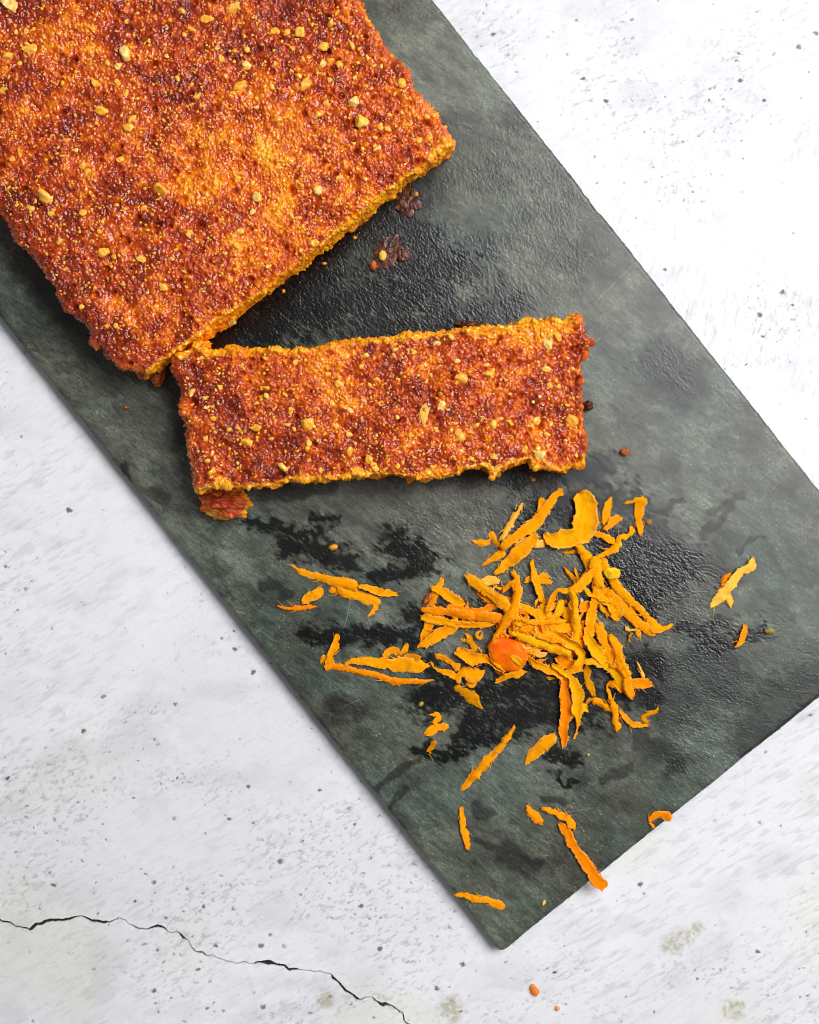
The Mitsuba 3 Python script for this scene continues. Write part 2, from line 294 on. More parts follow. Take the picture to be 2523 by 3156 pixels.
def grains(p, spacing, seed, jitter=True):
    """cells of a random packing of grains: distance to the centre over the spacing, random number of the cell"""
    r = np.random.default_rng(seed)
    lo, hi = p.min(0) - spacing * 2, p.max(0) + spacing * 2
    dims = hi - lo
    cnt = int(np.prod(dims[:2]) / spacing ** 2 * max(1.0, dims[2] / spacing * 0.8))
    c = lo + r.random((cnt, 3)) * dims
    d, k = cKDTree(c).query(p, k=2, workers=-1)
    return d[:, 0] / spacing, (d[:, 1] - d[:, 0]) / spacing, r.random(cnt)[k[:, 0]]

CRUMBY = []
def crumb_here(pos):
    """places where the crust has crumbled away"""
    out = np.zeros(len(pos))
    for (gx, gy), gr, ga in CRUMBY: out = out + ga * np.exp(-(((pos[:, 0] - gx) ** 2 + (pos[:, 1] - gy) ** 2) / gr ** 2))
    return out
def cake(key, sides_top, sides_bot, cut, step, seed, golden, dark, edge_round, torn):
    """A slab from four measured sides (each a polyline, in order round the slab): top grid on a Coons patch, walls, underside. cut[k]: the side was cut with a knife and shows crumb."""
    LEN = [np.linalg.norm(np.diff(s, axis=0), axis=1).sum() for s in sides_top]
    nx, ny = int(max(LEN[0], LEN[2]) / step), int(max(LEN[1], LEN[3]) / step)
    ns = [nx, ny, nx, ny]
    tops = [resample(s, m + 1) for s, m in zip(sides_top, ns)]
    bots = [resample(s, m + 1) for s, m in zip(sides_bot, ns)]
    for k in range(4):
        tops[k][-1] = tops[(k + 1) % 4][0]; bots[k][-1] = bots[(k + 1) % 4][0]
    b, r_, t_, l_ = tops[0], tops[1], tops[2][::-1], tops[3][::-1]
    s, t = np.linspace(0, 1, nx + 1)[:, None, None], np.linspace(0, 1, ny + 1)[None, :, None]
    P = (1 - t) * b[:, None] + t * t_[:, None] + (1 - s) * l_[None] + s * r_[None] - ((1 - s) * (1 - t) * b[0] + s * (1 - t) * b[-1] + (1 - s) * t * t_[0] + s * t * t_[-1])
    gid = np.arange((nx + 1) * (ny + 1)).reshape(nx + 1, ny + 1)
    topv = np.concatenate([P.reshape(-1, 2), np.full((P.shape[0] * P.shape[1], 1), TH)], 1)
    rim = np.vstack([x[:-1] for x in tops]); rimb = np.vstack([x[:-1] for x in bots])
    rim_id = np.r_[gid[:-1, 0], gid[-1, :-1], gid[::-1, -1][:-1], gid[0, ::-1][:-1]]
    rim_side = np.repeat(np.arange(4), ns)
    d, kk = cKDTree(rim).query(topv[:, :2], workers=-1)
    cutv = np.array(cut, float)[rim_side]
    R = edge_round
    drop = np.where(d < R, R - np.sqrt(np.maximum(R * R - (R - np.minimum(d, R)) ** 2, 0)), 0)
    sharp = np.array([0.35 if c else 1.0 for c in cut])[rim_side][kk]
    topv[:, 2] -= drop * sharp
    K = max(10, int(TH / (step * 1.35)))
    walls, nr = [], len(rim)
    zt = topv[rim_id, 2]
    for j in range(1, K + 1):
        q = j / K
        walls.append(np.c_[rim * (1 - q) + rimb * q, zt * (1 - q)])
    v = np.vstack([topv] + walls)
    f, region = [], []
    a, bb, c, dd = gid[:-1, :-1].ravel(), gid[1:, :-1].ravel(), gid[1:, 1:].ravel(), gid[:-1, 1:].ravel()
    f += [np.c_[a, bb, c], np.c_[a, c, dd]]; region += [np.zeros(2 * len(a), int)]
    ids = [rim_id] + [np.arange(nr) + len(topv) + j * nr for j in range(K)]
    wall_is_cut = cutv > 0.5
    for j in range(K):
        lo, hi = ids[j + 1], ids[j]
        lo2, hi2 = np.roll(lo, -1), np.roll(hi, -1)
        f += [np.c_[hi, lo, lo2], np.c_[hi, lo2, hi2]]
        region += [np.where(wall_is_cut, 1, 0)] * 2
    base = len(v); v = np.vstack([v, [[*rimb.mean(0), 0.0]]])
    lo = ids[-1]; f.append(np.c_[np.roll(lo, -1), lo, np.full(nr, base)]); region.append(np.zeros(nr, int))
    f = np.vstack(f); region = np.concatenate(region)
    # ---- relief
    nrm = vnormals(v, f)
    nt = len(topv)
    near = np.r_[np.exp(-d / 0.0022), np.ones(len(v) - nt)]                   # how close to an edge
    side = np.r_[cutv[kk], np.tile(cutv, K), [0.0]]
    crumbness = near * side
    mm = v * 1000.0
    wp = np.stack([NZ(mm, 1 / 1.6, 2, seed + 30 + q) for q in range(3)], 1) - 0.5
    g1, e1, h1 = grains(mm + wp * 1.2, 1.0, seed + 1)
    g2, e2, h2 = grains(mm + wp * 1.6, 2.5, seed + 2)
    lump = NZ(mm, 1 / 7.0, 2, seed + 3) - 0.5
    big = NZ(mm, 1 / 26.0, 2, seed + 4) - 0.5
    f1 = NZ(mm, 1 / 0.75, 1, seed + 5) - 0.5
    f2 = NZ(mm, 1 / 1.7, 2, seed + 6) - 0.5
    pr = np.random.default_rng(seed + 9)
    npit = int((mm[:, 0].max() - mm[:, 0].min()) * (mm[:, 1].max() - mm[:, 1].min()) / 120)
    pc = mm[:nt][pr.integers(0, nt, npit)]; prad = pr.uniform(0.35, 1.0, npit) * np.where(pr.random(npit) < 0.12, 1.7, 1)
    pd, pk = cKDTree(pc).query(mm, workers=-1)
    pit = np.exp(-(pd / prad[pk]) ** 4)
    pit[nt:] *= 0.3
    f0 = NZ(mm, 1 / 0.5, 1, seed + 25) - 0.5
    disp = 1.5 * big + 2.3 * lump + 1.25 * f2 + 0.50 * f1 + 0.52 * f0 + 0.42 * np.clip(1 - g1 / 0.6, 0, 1) ** 0.6 * h1 + 0.75 * np.clip(1 - g2 / 0.55, 0, 1) * (h2 > 0.55) - 0.6 * np.clip(1 - g2 / 0.5, 0, 1) * (h2 < 0.10) - 1.5 * pit * prad[pk]
    edge_amp = 1 + 0.35 * near
    disp = disp * edge_amp + near * ((NZ(mm, 1 / 3.4, 3, seed + 7) - 0.5) * np.where(side > 0, torn, 3.4) + (NZ(mm, 1 / 9.0, 1, seed + 27) - 0.5) * 1.2) - 0.35
    low = np.clip(mm[:, 2] / 3.0, 0, 1)                                        # the underside stays on the board
    hor = np.r_[np.ones(nt), np.tile(np.ones(nr), K), [0.0]]
    dv = nrm * (disp * 1e-3)[:, None] * hor[:, None]
    dv[:, 2] *= low
    v2 = v + dv
    v2[:, 2] = np.maximum(v2[:, 2], 0.0)
    # ---- colours: how strongly each spot was browned
    pos = v[:, :2]
    t0 = 0.44 + 0.95 * (NZ(mm, 1 / 15.0, 3, seed + 11) - 0.5) + 0.80 * (NZ(mm, 1 / 3.6, 2, seed + 12) - 0.5) + 0.34 * f2 + 0.36 * f1 + 0.22 * f0
    for (gx, gy), gr, ga in golden: t0 = t0 + 0.62 * ga * np.exp(-(((pos[:, 0] - gx) ** 2 + (pos[:, 1] - gy) ** 2) / gr ** 2))
    for (gx, gy), gr, ga in dark: t0 = t0 - 0.75 * ga * np.exp(-(((pos[:, 0] - gx) ** 2 + (pos[:, 1] - gy) ** 2) / gr ** 2))
    t0 = t0 + 0.30 * (h1 - 0.5) * np.clip(1.3 - g1, 0, 1) + np.where(h2 > 0.78, 0.45, 0) * np.clip(1.15 - g2 / 0.5, 0, 1) - 0.20 * pit
    col = ramp(np.clip(t0 * 0.92 - 0.02, 0, 1), CRUST)
    tc = 0.46 + 1.2 * (NZ(mm, 1 / 2.4, 3, seed + 13) - 0.5) + 0.5 * (h1 - 0.5) + 0.3 * f1
    ccol = ramp(np.clip(tc, 0, 1), CRUMB)
    wall_crumb = np.r_[np.zeros(nt), np.tile(cutv, K), [0]]
    cw = np.clip(np.maximum(wall_crumb, sm(0.42, 0.80, crumbness * (0.55 + 0.9 * NZ(mm, 1 / 14.0, 2, seed + 15)) + crumb_here(pos) + 0.75 * (NZ(mm, 1 / 2.6, 3, seed + 14) - 0.5))), 0, 1)
    outer = near * (1 - side)
    col = lerp(col, ramp(np.clip(t0 * 0.7 + 0.28, 0, 1), CRUST) * np.array([0.95, 0.9, 0.8]), 0.55 * sm(0.4, 1.0, outer))
    col = col * (1 - cw[:, None]) + ccol * cw[:, None]
    vn = vnormals(v2, f)
    v2[:, 2] += SLATE_Z + 0.0001
    for nm_, rg, bs in (('crust', 0, 'crust_bsdf'), ('crumb', 1, 'crumb_bsdf')):
        ff = f[region == rg]; use = np.unique(ff); mp = np.zeros(len(v2), int); mp[use] = np.arange(len(use))
        path = meshkit.write_ply((v2[use], mp[ff]), False, None, col[use], normals=vn[use])
        scene[f'{key}__{nm_}'] = {'type': 'ply', 'filename': path, 'face_normals': False, 'bsdf': {'type': 'ref', 'id': bs}}
    top = v2[:nt]
    return cKDTree(top[:, :2]), top

zt = SLATE_Z + TH
def tp(c, pts): return atn(np.array(C(c, pts)), zt)[:, :2]
def bp(c, pts): return atn(np.array(C(c, pts)), SLATE_Z + 0.002)[:, :2]
# the large piece; sides in order: cut side (lower right), outer right, far side, outer left. Counter-clockwise from above.
cut_bot = [(454, 1166), (480, 1150), (527, 1107), (569, 1078), (637, 1046), (655, 1018), (690, 1000), (731, 975), (825, 903), (932, 820), (997, 768), (1104, 684), (1187, 619), (1248, 570), (1299, 536), (1350, 500), (1388, 480)]
cut_top = [(447, 1150), (490, 1122), (545, 1082), (596, 1046), (640, 1018), (660, 996), (712, 966), (806, 898), (914, 816), (994, 752), (1090, 676), (1178, 606), (1238, 560), (1292, 524), (1344, 484), (1394, 440)]
out_right = [(1394, 440), (1350, 366), (1322, 320), (1275, 274), (1261, 227), (1238, 181), (1206, 167), (1178, 139), (1159, 93), (1136, 60), (1118, 19), (1104, 0), (1020, -110), (900, -260), (700, -600)]
far = [(700, -600), (400, -420), (100, -245), (-200, -70), (-500, 110)]
out_left = [(-500, 110), (-330, 290), (-150, 490), (0, 658), (16, 679), (47, 746), (99, 783), (130, 835), (172, 887), (198, 950), (235, 981), (282, 1018), (282, 1052), (318, 1070), (334, 1096), (365, 1127), (447, 1150)]
rb = [(1388, 480)] + [(x - 8, y + 6) for x, y in out_right[1:-1]] + [(690, -590)]
fb = [(690, -590), (-490, 110)]
lb = [(-490, 110)] + [(x + 10, y - 6) for x, y in out_left[1:-1]] + [(454, 1166)]
X = lambda P: tp('X', P)
XB = lambda P: bp('X', P)
k7 = 1.46345
def gp(lst): return [(at(x * k7, y * k7, zt)[:2], r * k7 * S, a) for x, y, r, a in lst]
CRUMBY[:] = gp([(1090, 690, 34, .5), (1150, 685, 32, .6), (1190, 690, 26, .6), (1020, 705, 30, .4), (930, 715, 24, .3), (940, 310, 20, .5), (920, 330, 18, .4), (860, 375, 16, .2), (440, 740, 16, .4), (420, 725, 14, .4), (380, 742, 16, .4),
    (1080, 985, 16, .4), (900, 990, 22, .4), (1190, 985, 16, .4), (760, 995, 16, .3), (500, 745, 18, .3), (470, 1010, 18, .3)])
tree1, top1 = cake('carrot_cake', [X(cut_top), X(out_right), X(far), X(out_left)], [XB(cut_bot), XB(rb), XB(fb), XB(lb)], [1, 0, 0, 0], 0.00031, 100,
    gp([(110, 60, 60, .25), (200, 160, 60, .28), (70, 215, 60, .22), (240, 290, 60, .25), (420, 310, 90, .28), (520, 350, 120, .22), (640, 330, 90, .18), (490, 540, 100, .25), (760, 250, 60, .15), (300, 100, 50, .2), (430, 640, 70, .25), (600, 260, 60, .12), (880, 300, 50, .15)]),
    gp([(60, 30, 60, .25), (160, 240, 60, .38), (60, 430, 90, .32), (330, 100, 60, .2), (470, 110, 90, .22), (250, 440, 90, .15), (120, 560, 120, .2), (230, 700, 100, .2), (340, 520, 70, .18), (640, 60, 80, .12), (40, 300, 60, .2)]), 0.0030, 3.2)
tag('carrot_cake', 'large glossy red brown carrot cake piece filling the upper left of the slate', 'cake')
labels['carrot_cake__crust'] = {'label': 'glossy baked crust, dark red brown to orange with nubbly grains'}
labels['carrot_cake__crumb'] = {'label': 'golden yellow crumb along the cut side'}

s_bot = [(594, 1500), (617, 1515), (674, 1494), (744, 1505), (813, 1498), (844, 1500), (891, 1478), (1000, 1479), (1052, 1474), (1096, 1465), (1152, 1470), (1213, 1461), (1259, 1474), (1289, 1479), (1341, 1474), (1411, 1461), (1425, 1444), (1489, 1435),
         (1508, 1450), (1515, 1474), (1532, 1462), (1541, 1444), (1598, 1429), (1628, 1418), (1650, 1444), (1698, 1439), (1737, 1461), (1759, 1439), (1794, 1431), (1808, 1400)]
s_right = [(1808, 1400), (1815, 1380), (1807, 1339), (1798, 1283), (1792, 1213), (1797, 1161), (1789, 1109), (1815, 1087), (1832, 1052), (1807, 1030), (1794, 990), (1768, 968)]
s_top = [(1768, 968), (1748, 988), (1707, 976), (1633, 991), (1563, 1006), (1498, 1009), (1420, 1014), (1324, 1028), (1237, 1036), (1150, 1048), (1044, 1062), (978, 1074), (913, 1083), (804, 1080), (761, 1088), (735, 1076), (709, 1076), (680, 1092), (643, 1089), (622, 1060), (606, 1056), (587, 1078), (548, 1098)]
s_left = [(548, 1098), (533, 1112), (536, 1144), (557, 1178), (560, 1270), (578, 1318), (577, 1400), (589, 1422), (594, 1500)]
ins = lambda P, dx, dy: [(x + dx, y + dy) for x, y in P]
b0, b1, b2, b3 = (600, 1496), (1800, 1398), (1765, 984), (556, 1104)
tree2, top2 = cake('carrot_cake_slice', [X(s_bot), X(s_right), X(s_top), X(s_left)],
    [XB([b0] + ins(s_bot[1:-1], 0, -6) + [b1]), XB([b1] + ins(s_right[1:-1], -8, 0) + [b2]), XB([b2] + ins(s_top[1:-1], 0, 4) + [b3]), XB([b3] + ins(s_left[1:-1], 8, 0) + [b0])],
    [1, 0, 1, 0], 0.00028, 300,
    gp([(700, 790, 40, .35), (715, 850, 45, .4), (690, 740, 40, .22), (880, 745, 60, .25), (1000, 730, 80, .3), (960, 800, 50, .2), (1130, 700, 50, .35), (870, 960, 80, .22), (1080, 950, 70, .2), (830, 700, 40, .15), (950, 920, 50, .15)]),
    gp([(450, 850, 70, .28), (420, 950, 60, .22), (570, 800, 60, .12), (800, 820, 50, .12), (640, 960, 60, .15), (790, 930, 40, .15)]), 0.0020, 4.8)
tag('carrot_cake_slice', 'narrow slice of carrot cake cut off and lying across the middle of the slate', 'cake slice')
labels['carrot_cake_slice__crust'] = {'label': 'glossy red brown crust with nubbly orange grains'}
labels['carrot_cake_slice__crumb'] = {'label': 'yellow crumbly cut sides of the slice'}

# chopped nut pieces baked into the crust
ICO2, ICO1 = trimesh.creation.icosphere(2), trimesh.creation.icosphere(1)
def nut(owner, tree, top, x, y, r, r_seed):
    """one chopped nut piece pressed into the crust at the measured place"""
    rg = np.random.default_rng(r_seed)
    p = at(x, y, zt)[:2]
    d, k = tree.query(p, k=8)
    z = np.percentile(top[k, 2], 55)
    R = r * S
    base = ICO2 if R > 0.0016 else ICO1
    v = base.vertices.copy()
    dirs = rg.normal(size=(9, 3)) * [1, 1, 0.8]; dirs /= np.linalg.norm(dirs, axis=1, keepdims=True)
    cutd = rg.uniform(0.35, 0.9, 9)
    for q, c in zip(dirs, cutd):                                               # chopped facets
        h = v @ q; v = v - np.maximum(h - c, 0)[:, None] * q * 0.96
    v *= np.array([rg.uniform(0.9, 1.3), rg.uniform(0.7, 1.05), rg.uniform(0.45, 0.65)])
    a = rg.uniform(0, 6.28); M = np.array([[math.cos(a), -math.sin(a), 0], [math.sin(a), math.cos(a), 0], [0, 0, 1]])
    v = v @ M.T * R
    v += (NZ(v * 1500 + r_seed * 3.7, 1, 1, r_seed)[:, None] - 0.5) * 0.40 * base.vertices * R
    tone = rg.random()
    c = np.array([0.98, 0.565, 0.075]) * (1 - tone) + np.array([0.96, 0.41, 0.018]) * tone
    if rg.random() < 0.12: c = np.array([0.985, 0.63, 0.16])
    spread = NZ(v * 900 + r_seed, 1, 2, 5); syrup = sm(0.52, 0.75, NZ(v * 1300 + r_seed * 2, 1, 2, 6))[:, None] * 0.55
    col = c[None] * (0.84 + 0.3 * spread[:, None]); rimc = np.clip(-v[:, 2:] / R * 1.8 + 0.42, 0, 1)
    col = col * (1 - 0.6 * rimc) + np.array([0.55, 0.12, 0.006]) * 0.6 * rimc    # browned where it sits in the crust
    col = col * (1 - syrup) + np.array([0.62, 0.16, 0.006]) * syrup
    v = v + np.array([p[0], p[1], z + R * 0.04])
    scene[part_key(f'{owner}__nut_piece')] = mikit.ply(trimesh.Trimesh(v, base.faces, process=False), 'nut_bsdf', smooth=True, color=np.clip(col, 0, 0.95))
NK = [(55, 30, 45), (155, 190, 22), (262, 220, 15), (50, 335, 38), (165, 295, 38), (740, 320, 45), (705, 390, 28), (1220, 110, 32), (1385, 45, 32), (1130, 175, 22), (1075, 65, 28), (1625, 190, 26), (1690, 185, 22), (1310, 350, 28),
      (1385, 300, 15), (1455, 300, 18), (560, 490, 34), (690, 495, 25), (15, 540, 32), (750, 560, 22), (600, 650, 30), (760, 755, 28), (785, 705, 22), (1040, 690, 14), (1165, 570, 22), (1045, 465, 20), (1390, 520, 22), (1445, 500, 22),
      (700, 945, 30), (895, 945, 26), (495, 980, 26), (520, 1020, 22), (115, 915, 20), (75, 940, 22), (265, 1170, 44), (950, 1120, 40), (850, 1230, 20), (485, 1265, 26), (300, 1265, 18), (590, 1370, 18), (355, 1430, 22), (610, 1490, 34),
      (830, 1530, 28), (1115, 1395, 20), (1015, 1530, 18), (1235, 1670, 22), (965, 1690, 30), (1515, 1170, 28), (1415, 1370, 22), (1365, 1435, 15), (1400, 1465, 28), (185, 1230, 22), (450, 885, 14), (640, 375, 16), (975, 260, 18), (745, 125, 18), (990, 340, 20)]
NL = [(45, 55, 36), (320, 210, 28), (395, 205, 26), (490, 215, 40), (690, 160, 26), (725, 95, 20), (500, 395, 20), (635, 420, 28), (690, 405, 22), (745, 430, 24), (520, 570, 44), (685, 535, 22), (835, 685, 40), (885, 805, 48), (1060, 855, 24),
      (1015, 840, 20), (660, 690, 24), (610, 765, 32), (430, 325, 20), (830, 310, 22), (640, 310, 30), (350, 800, 20), (610, 1265, 36), (745, 1170, 28), (200, 1310, 30), (430, 1430, 24), (585, 1620, 34), (80, 1540, 24), (25, 1610, 20), (255, 1655, 18),
      (1160, 560, 34), (1320, 780, 30), (1075, 765, 20), (320, 430, 18), (125, 440, 30), (80, 570, 34), (300, 580, 20)]
NO = [(300, 1100, 0)]
NM = [(740, 680, 26), (905, 835, 32), (1025, 925, 42), (665, 955, 32), (540, 970, 24), (600, 1070, 36), (350, 1145, 24), (775, 1035, 22), (1030, 1065, 32), (1315, 1015, 30), (1330, 1120, 42), (1225, 945, 24), (1250, 660, 30), (1205, 790, 24), (350, 1275, 30),
      (855, 1240, 34), (940, 490, 26), (1300, 465, 22), (1425, 450, 34), (1590, 335, 30), (1475, 1180, 30), (1500, 1240, 30), (1520, 620, 20), (870, 730, 22), (885, 940, 20), (930, 970, 22), (405, 680, 26), (700, 760, 30), (200, 720, 28), (1660, 880, 24), (1430, 770, 18)]
NN = [(590, 490, 24), (620, 615, 40), (830, 590, 36), (480, 810, 38), (1225, 545, 30), (1250, 665, 24), (1320, 670, 22), (1240, 370, 30), (545, 985, 28), (610, 1010, 34), (725, 945, 26), (840, 940, 34), (960, 920, 32), (1155, 920, 30), (1255, 940, 28), (1400, 920, 42),
      (1230, 1015, 26), (1180, 1150, 40), (1070, 1120, 30), (860, 1170, 30), (700, 1180, 22), (480, 720, 26), (980, 570, 18), (1300, 310, 34), (1190, 240, 28), (550, 320, 24), (450, 355, 24), (580, 930, 18), (1380, 800, 16)]
sd = 1000
def nut_crumbs(owner, tree, top, poly, cnt, seed):
    """the many tiny nut bits of the crust, one mesh of all of them"""
    r = np.random.default_rng(seed); pg = Polygon(poly).buffer(-12); mn, mx = np.array(pg.bounds[:2]), np.array(pg.bounds[2:])
    from shapely import contains_xy
    q = mn + r.random((cnt * 3, 2)) * (mx - mn); q = q[contains_xy(pg, q[:, 0], q[:, 1])][:cnt]
    w = atn(q, zt)[:, :2]; q = w[NZ(np.c_[w * 95, w[:, :1] * 0], 1, 2, seed) > 0.40]
    d, k = tree.query(q); base = trimesh.creation.icosahedron(); V, F, Cc = [], [], []
    for i, (p, kk) in enumerate(zip(q, k)):
        R = r.uniform(0.00022, 0.00070) * (1.25 if r.random() < 0.12 else 1)
        v = base.vertices * R * r.uniform(0.6, 1.35, (12, 1)) * np.array([1, r.uniform(0.6, 1), 0.7]); a = r.uniform(0, 6.28)
        v = v @ np.array([[math.cos(a), math.sin(a), 0], [-math.sin(a), math.cos(a), 0], [0, 0, 1]]) + np.array([p[0], p[1], top[kk, 2] + R * 0.1])
        V.append(v); F.append(base.faces + 12 * i); t = r.random()
        Cc.append(np.tile(np.array([0.97, 0.54, 0.07]) * (1 - t) + np.array([0.90, 0.34, 0.015]) * t, (12, 1)) * r.uniform(0.8, 1.05, (12, 1)))
    scene[f'{owner}__nut_crumbs'] = mikit.ply(trimesh.Trimesh(np.vstack(V), np.vstack(F), process=False), 'nut_bsdf', smooth=True, color=np.clip(np.vstack(Cc), 0, 0.95))
    labels[f'{owner}__nut_crumbs'] = {'label': 'tiny pale nut crumbs baked into the crust', 'kind': 'stuff'}
nut_crumbs('carrot_cake', tree1, top1, cut_top + [(1394, 440), (1104, 0), (-20, -40), (0, 658), (198, 950)], 2600, 3)
nut_crumbs('carrot_cake_slice', tree2, top2, s_bot + s_right + s_top + s_left, 1200, 4)
for c, lst in (('K', NK), ('L', NL)):
    for (x, y, r) in C(c, lst): nut('carrot_cake', tree1, top1, x, y, r * 1.12, sd); sd += 1
for c, lst in (('M', NM), ('N', NN)):
    for (x, y, r) in C(c, lst): nut('carrot_cake_slice', tree2, top2, x, y, r * 1.12, sd); sd += 1
def scatter(owner, tree, top, poly, cnt, seed):
    global sd
    r = np.random.default_rng(seed); pg = Polygon(poly).buffer(-25); mn, mx = np.array(pg.bounds[:2]), np.array(pg.bounds[2:])
    from shapely.geometry import Point
    while cnt:
        q = mn + r.random(2) * (mx - mn)
        if pg.contains(Point(q)):
            nut(owner, tree, top, q[0], q[1], r.uniform(5, 10.5), sd); sd += 1; cnt -= 1
scatter('carrot_cake', tree1, top1, cut_top + [(1104, 0), (0, 0), (0, 658), (198, 950)], 130, 5)
scatter('carrot_cake_slice', tree2, top2, s_bot + s_right + s_top + s_left, 70, 6)

# ------------------------------------------------------------------ crumbs
def blob(key, c, x, y, rx, ry, hz, z, label, cat, ramp_, seed, rough='crumb_bsdf', ang=0, sub=4, amp=0.42, top_dark=None, freq=2.6):
    b = trimesh.creation.icosphere(sub); v = b.vertices.copy()
    (X_, Y_), = C(c, [(x, y)]); k = CROPS[c][2] * S
    r = np.array([rx * k, ry * k, hz])
    n1 = NZ(v * freq + seed * 1.7, 1, 3, seed) - 0.5
    cell, _, hh = grains(v * 3 + seed, 0.75, seed + 1)
    q = v * (1 + amp * 1.6 * n1 + 0.22 * np.clip(1 - cell, 0, 1))[:, None] * r
    a = math.radians(ang); M = np.array([[math.cos(a), -math.sin(a), 0], [math.sin(a), math.cos(a), 0], [0, 0, 1]])
    q = q @ M.T
    p = at(X_, Y_, SLATE_Z + z)
    q = q + p + [0, 0, hz * 0.8]
    q[:, 2] = np.maximum(q[:, 2], (SLATE_Z if z >= 0 else 0) + 0.00008)
    t = np.clip(0.5 + 1.1 * (NZ(v * 3 + seed, 1, 3, seed + 3) - 0.5) + 0.4 * (hh - 0.5), 0, 1)
    col = ramp(t, ramp_)
    if top_dark is not None:
        m = sm(0.25, 0.75, v[:, 2] + 1.1 * n1); col = col * (1 - m[:, None]) + ramp(np.clip(t * 0.55, 0, 1), CRUST) * m[:, None]
    key = numbered(key)
    scene[key] = mikit.ply(trimesh.Trimesh(q, b.faces, process=False), rough, smooth=True, color=col)
    tag(key, label, cat)
    return key
BURNT = [(0, (0.012, 0.004, 0.003)), (0.5, (0.06, 0.012, 0.004)), (0.8, (0.20, 0.05, 0.008)), (1, (0.45, 0.18, 0.02))]
RED = [(0, (0.16, 0.02, 0.006)), (0.5, (0.42, 0.08, 0.01)), (1, (0.70, 0.26, 0.02))]
YEL = [(0, (0.70, 0.34, 0.02)), (1, (0.92, 0.66, 0.12))]
blob('cake_crumb', 'M', 455, 1490, 160, 100, .0062, 0, 'broken off cake crumb with red crust below the left end of the slice', 'crumb', CRUMB, 11, ang=-8, sub=5, top_dark=1, amp=0.5)
blob('cake_crumb', 'M', 300, 1480, 38, 45, .003, 0, 'dark red crumb at the left of the broken off crumb below the slice', 'crumb', BURNT, 12, amp=0.5)
blob('cake_crumb', 'O', 950, 400, 30, 62, .0045, 0, 'red crumb hanging at the lowest tip of the large cake', 'crumb', RED, 13, ang=-12, amp=0.5)
blob('cake_crumb', 'O', 1368, 82, 24, 20, .002, 0.006, 'yellow crumb beside the cut side of the large cake', 'crumb', YEL, 14, amp=0.6)
blob('cake_crumb', 'O', 1305, 105, 42, 26, .003, 0.004, 'yellow crumb clinging to the lower cut edge of the large cake', 'crumb', CRUMB, 15, amp=0.6)
blob('cake_crumb', 'O', 1110, 215, 62, 30, .004, 0.006, 'yellow crumb bridging the large cake and the slice', 'crumb', CRUMB, 16, ang=20, amp=0.6)
blob('cake_crumb', 'M', 290, 395, 60, 30, .004, 0.008, 'yellow crumb on the upper left corner of the slice', 'crumb', CRUMB, 17, ang=20, amp=0.6)
blob('cake_crumb', 'M', 505, 410, 48, 28, .003, 0.002, 'yellow crumb leaning on the upper cut side of the slice', 'crumb', CRUMB, 18, amp=0.6)
blob('sticky_residue', 'L', 1195, 1330, 66, 88, .0007, 0, 'sticky dark brown residue beside the cut side of the large cake', 'residue', BURNT, 21, 'gloss_bsdf', ang=20, amp=0.75, freq=4.0, sub=5)
blob('sticky_residue', 'L', 1060, 1680, 62, 96, .0006, 0, 'sticky dark red residue between cake and slice with a nut bit on it', 'residue', BURNT, 22, 'gloss_bsdf', ang=-30, amp=0.8, freq=3.6, sub=5)
blob('sticky_residue', 'L', 1168, 1690, 36, 46, .0008, 0, 'small black brown residue right of the one carrying a nut bit', 'residue', BURNT, 23, 'gloss_bsdf', amp=0.6)
blob('sticky_residue', 'N', 680, 236, 85, 20, .0020, 0, 'dark red residue along the upper cut side of the slice', 'residue', BURNT, 24, 'gloss_bsdf', amp=0.6)
blob('nut_bit', 'L', 1032, 1702, 22, 30, .0010, 0.0012, 'yellow nut bit stuck in the dark residue', 'nut', YEL, 25, sub=3, amp=0.3)
blob('cake_crumb', 'L', 970, 1765, 20, 30, .0012, 0, 'orange crumb at the lower end of the dark residue', 'crumb', RED, 26, sub=3)
blob('cake_crumb', 'N', 1517, 808, 30, 32, .0022, 0, 'dark burnt crumb right of the slice', 'crumb', BURNT, 27, sub=3)
blob('cake_crumb', 'H', 437, 576, 24, 18, .0016, 0, 'small red crumb lying alone right of the slice', 'crumb', RED, 28, sub=3, amp=0.6)
blob('cake_crumb', 'N', 1130, 1330, 17, 10, .0010, 0, 'tiny orange crumb just below the right half of the slice', 'crumb', CRUMB, 29, sub=3)
blob('cake_crumb', 'F', 645, 22, 42, 26, .0012, 0, 'orange crumb above the left hand carrot shreds', 'crumb', CRUMB, 30, sub=3, ang=10)
blob('cake_crumb', 'O', 745, 588, 12, 9, .0008, 0, 'tiny brown crumb on the slate left of the slice', 'crumb', RED, 31, sub=2)
blob('cake_crumb', 'C', 1425, 212, 22, 32, .0008, 0, 'tiny white crumb in the gap of the carrot pile', 'crumb', [(0, (0.75, 0.62, 0.55)), (1, (0.85, 0.78, 0.7))], 32, sub=2, ang=25)
blob('cake_crumb', 'A', 195, 1262, 62, 30, .0012, 0, 'brown crumb beside the crossed shreds left of the pile', 'crumb', RED, 33, sub=3, ang=50)
blob('cake_crumb', 'B', 1165, 445, 30, 28, .0010, 0, 'dull orange crumb right of the shred with a hooked top', 'crumb', [(0, (0.25, 0.12, 0.02)), (1, (0.5, 0.28, 0.03))], 34, sub=3)
blob('carrot_bit', 'H', 1312, 1655, 26, 16, .0008, 0, 'dull yellow carrot bit on the black wet patch at the right', 'carrot bit', [(0, (0.22, 0.15, 0.02)), (1, (0.4, 0.26, 0.03))], 35, sub=3)
blob('carrot_bit', 'D', 580, 1630, 14, 16, .0007, 0, 'tiny yellow carrot bit below the pile', 'carrot bit', YEL, 36, sub=2)
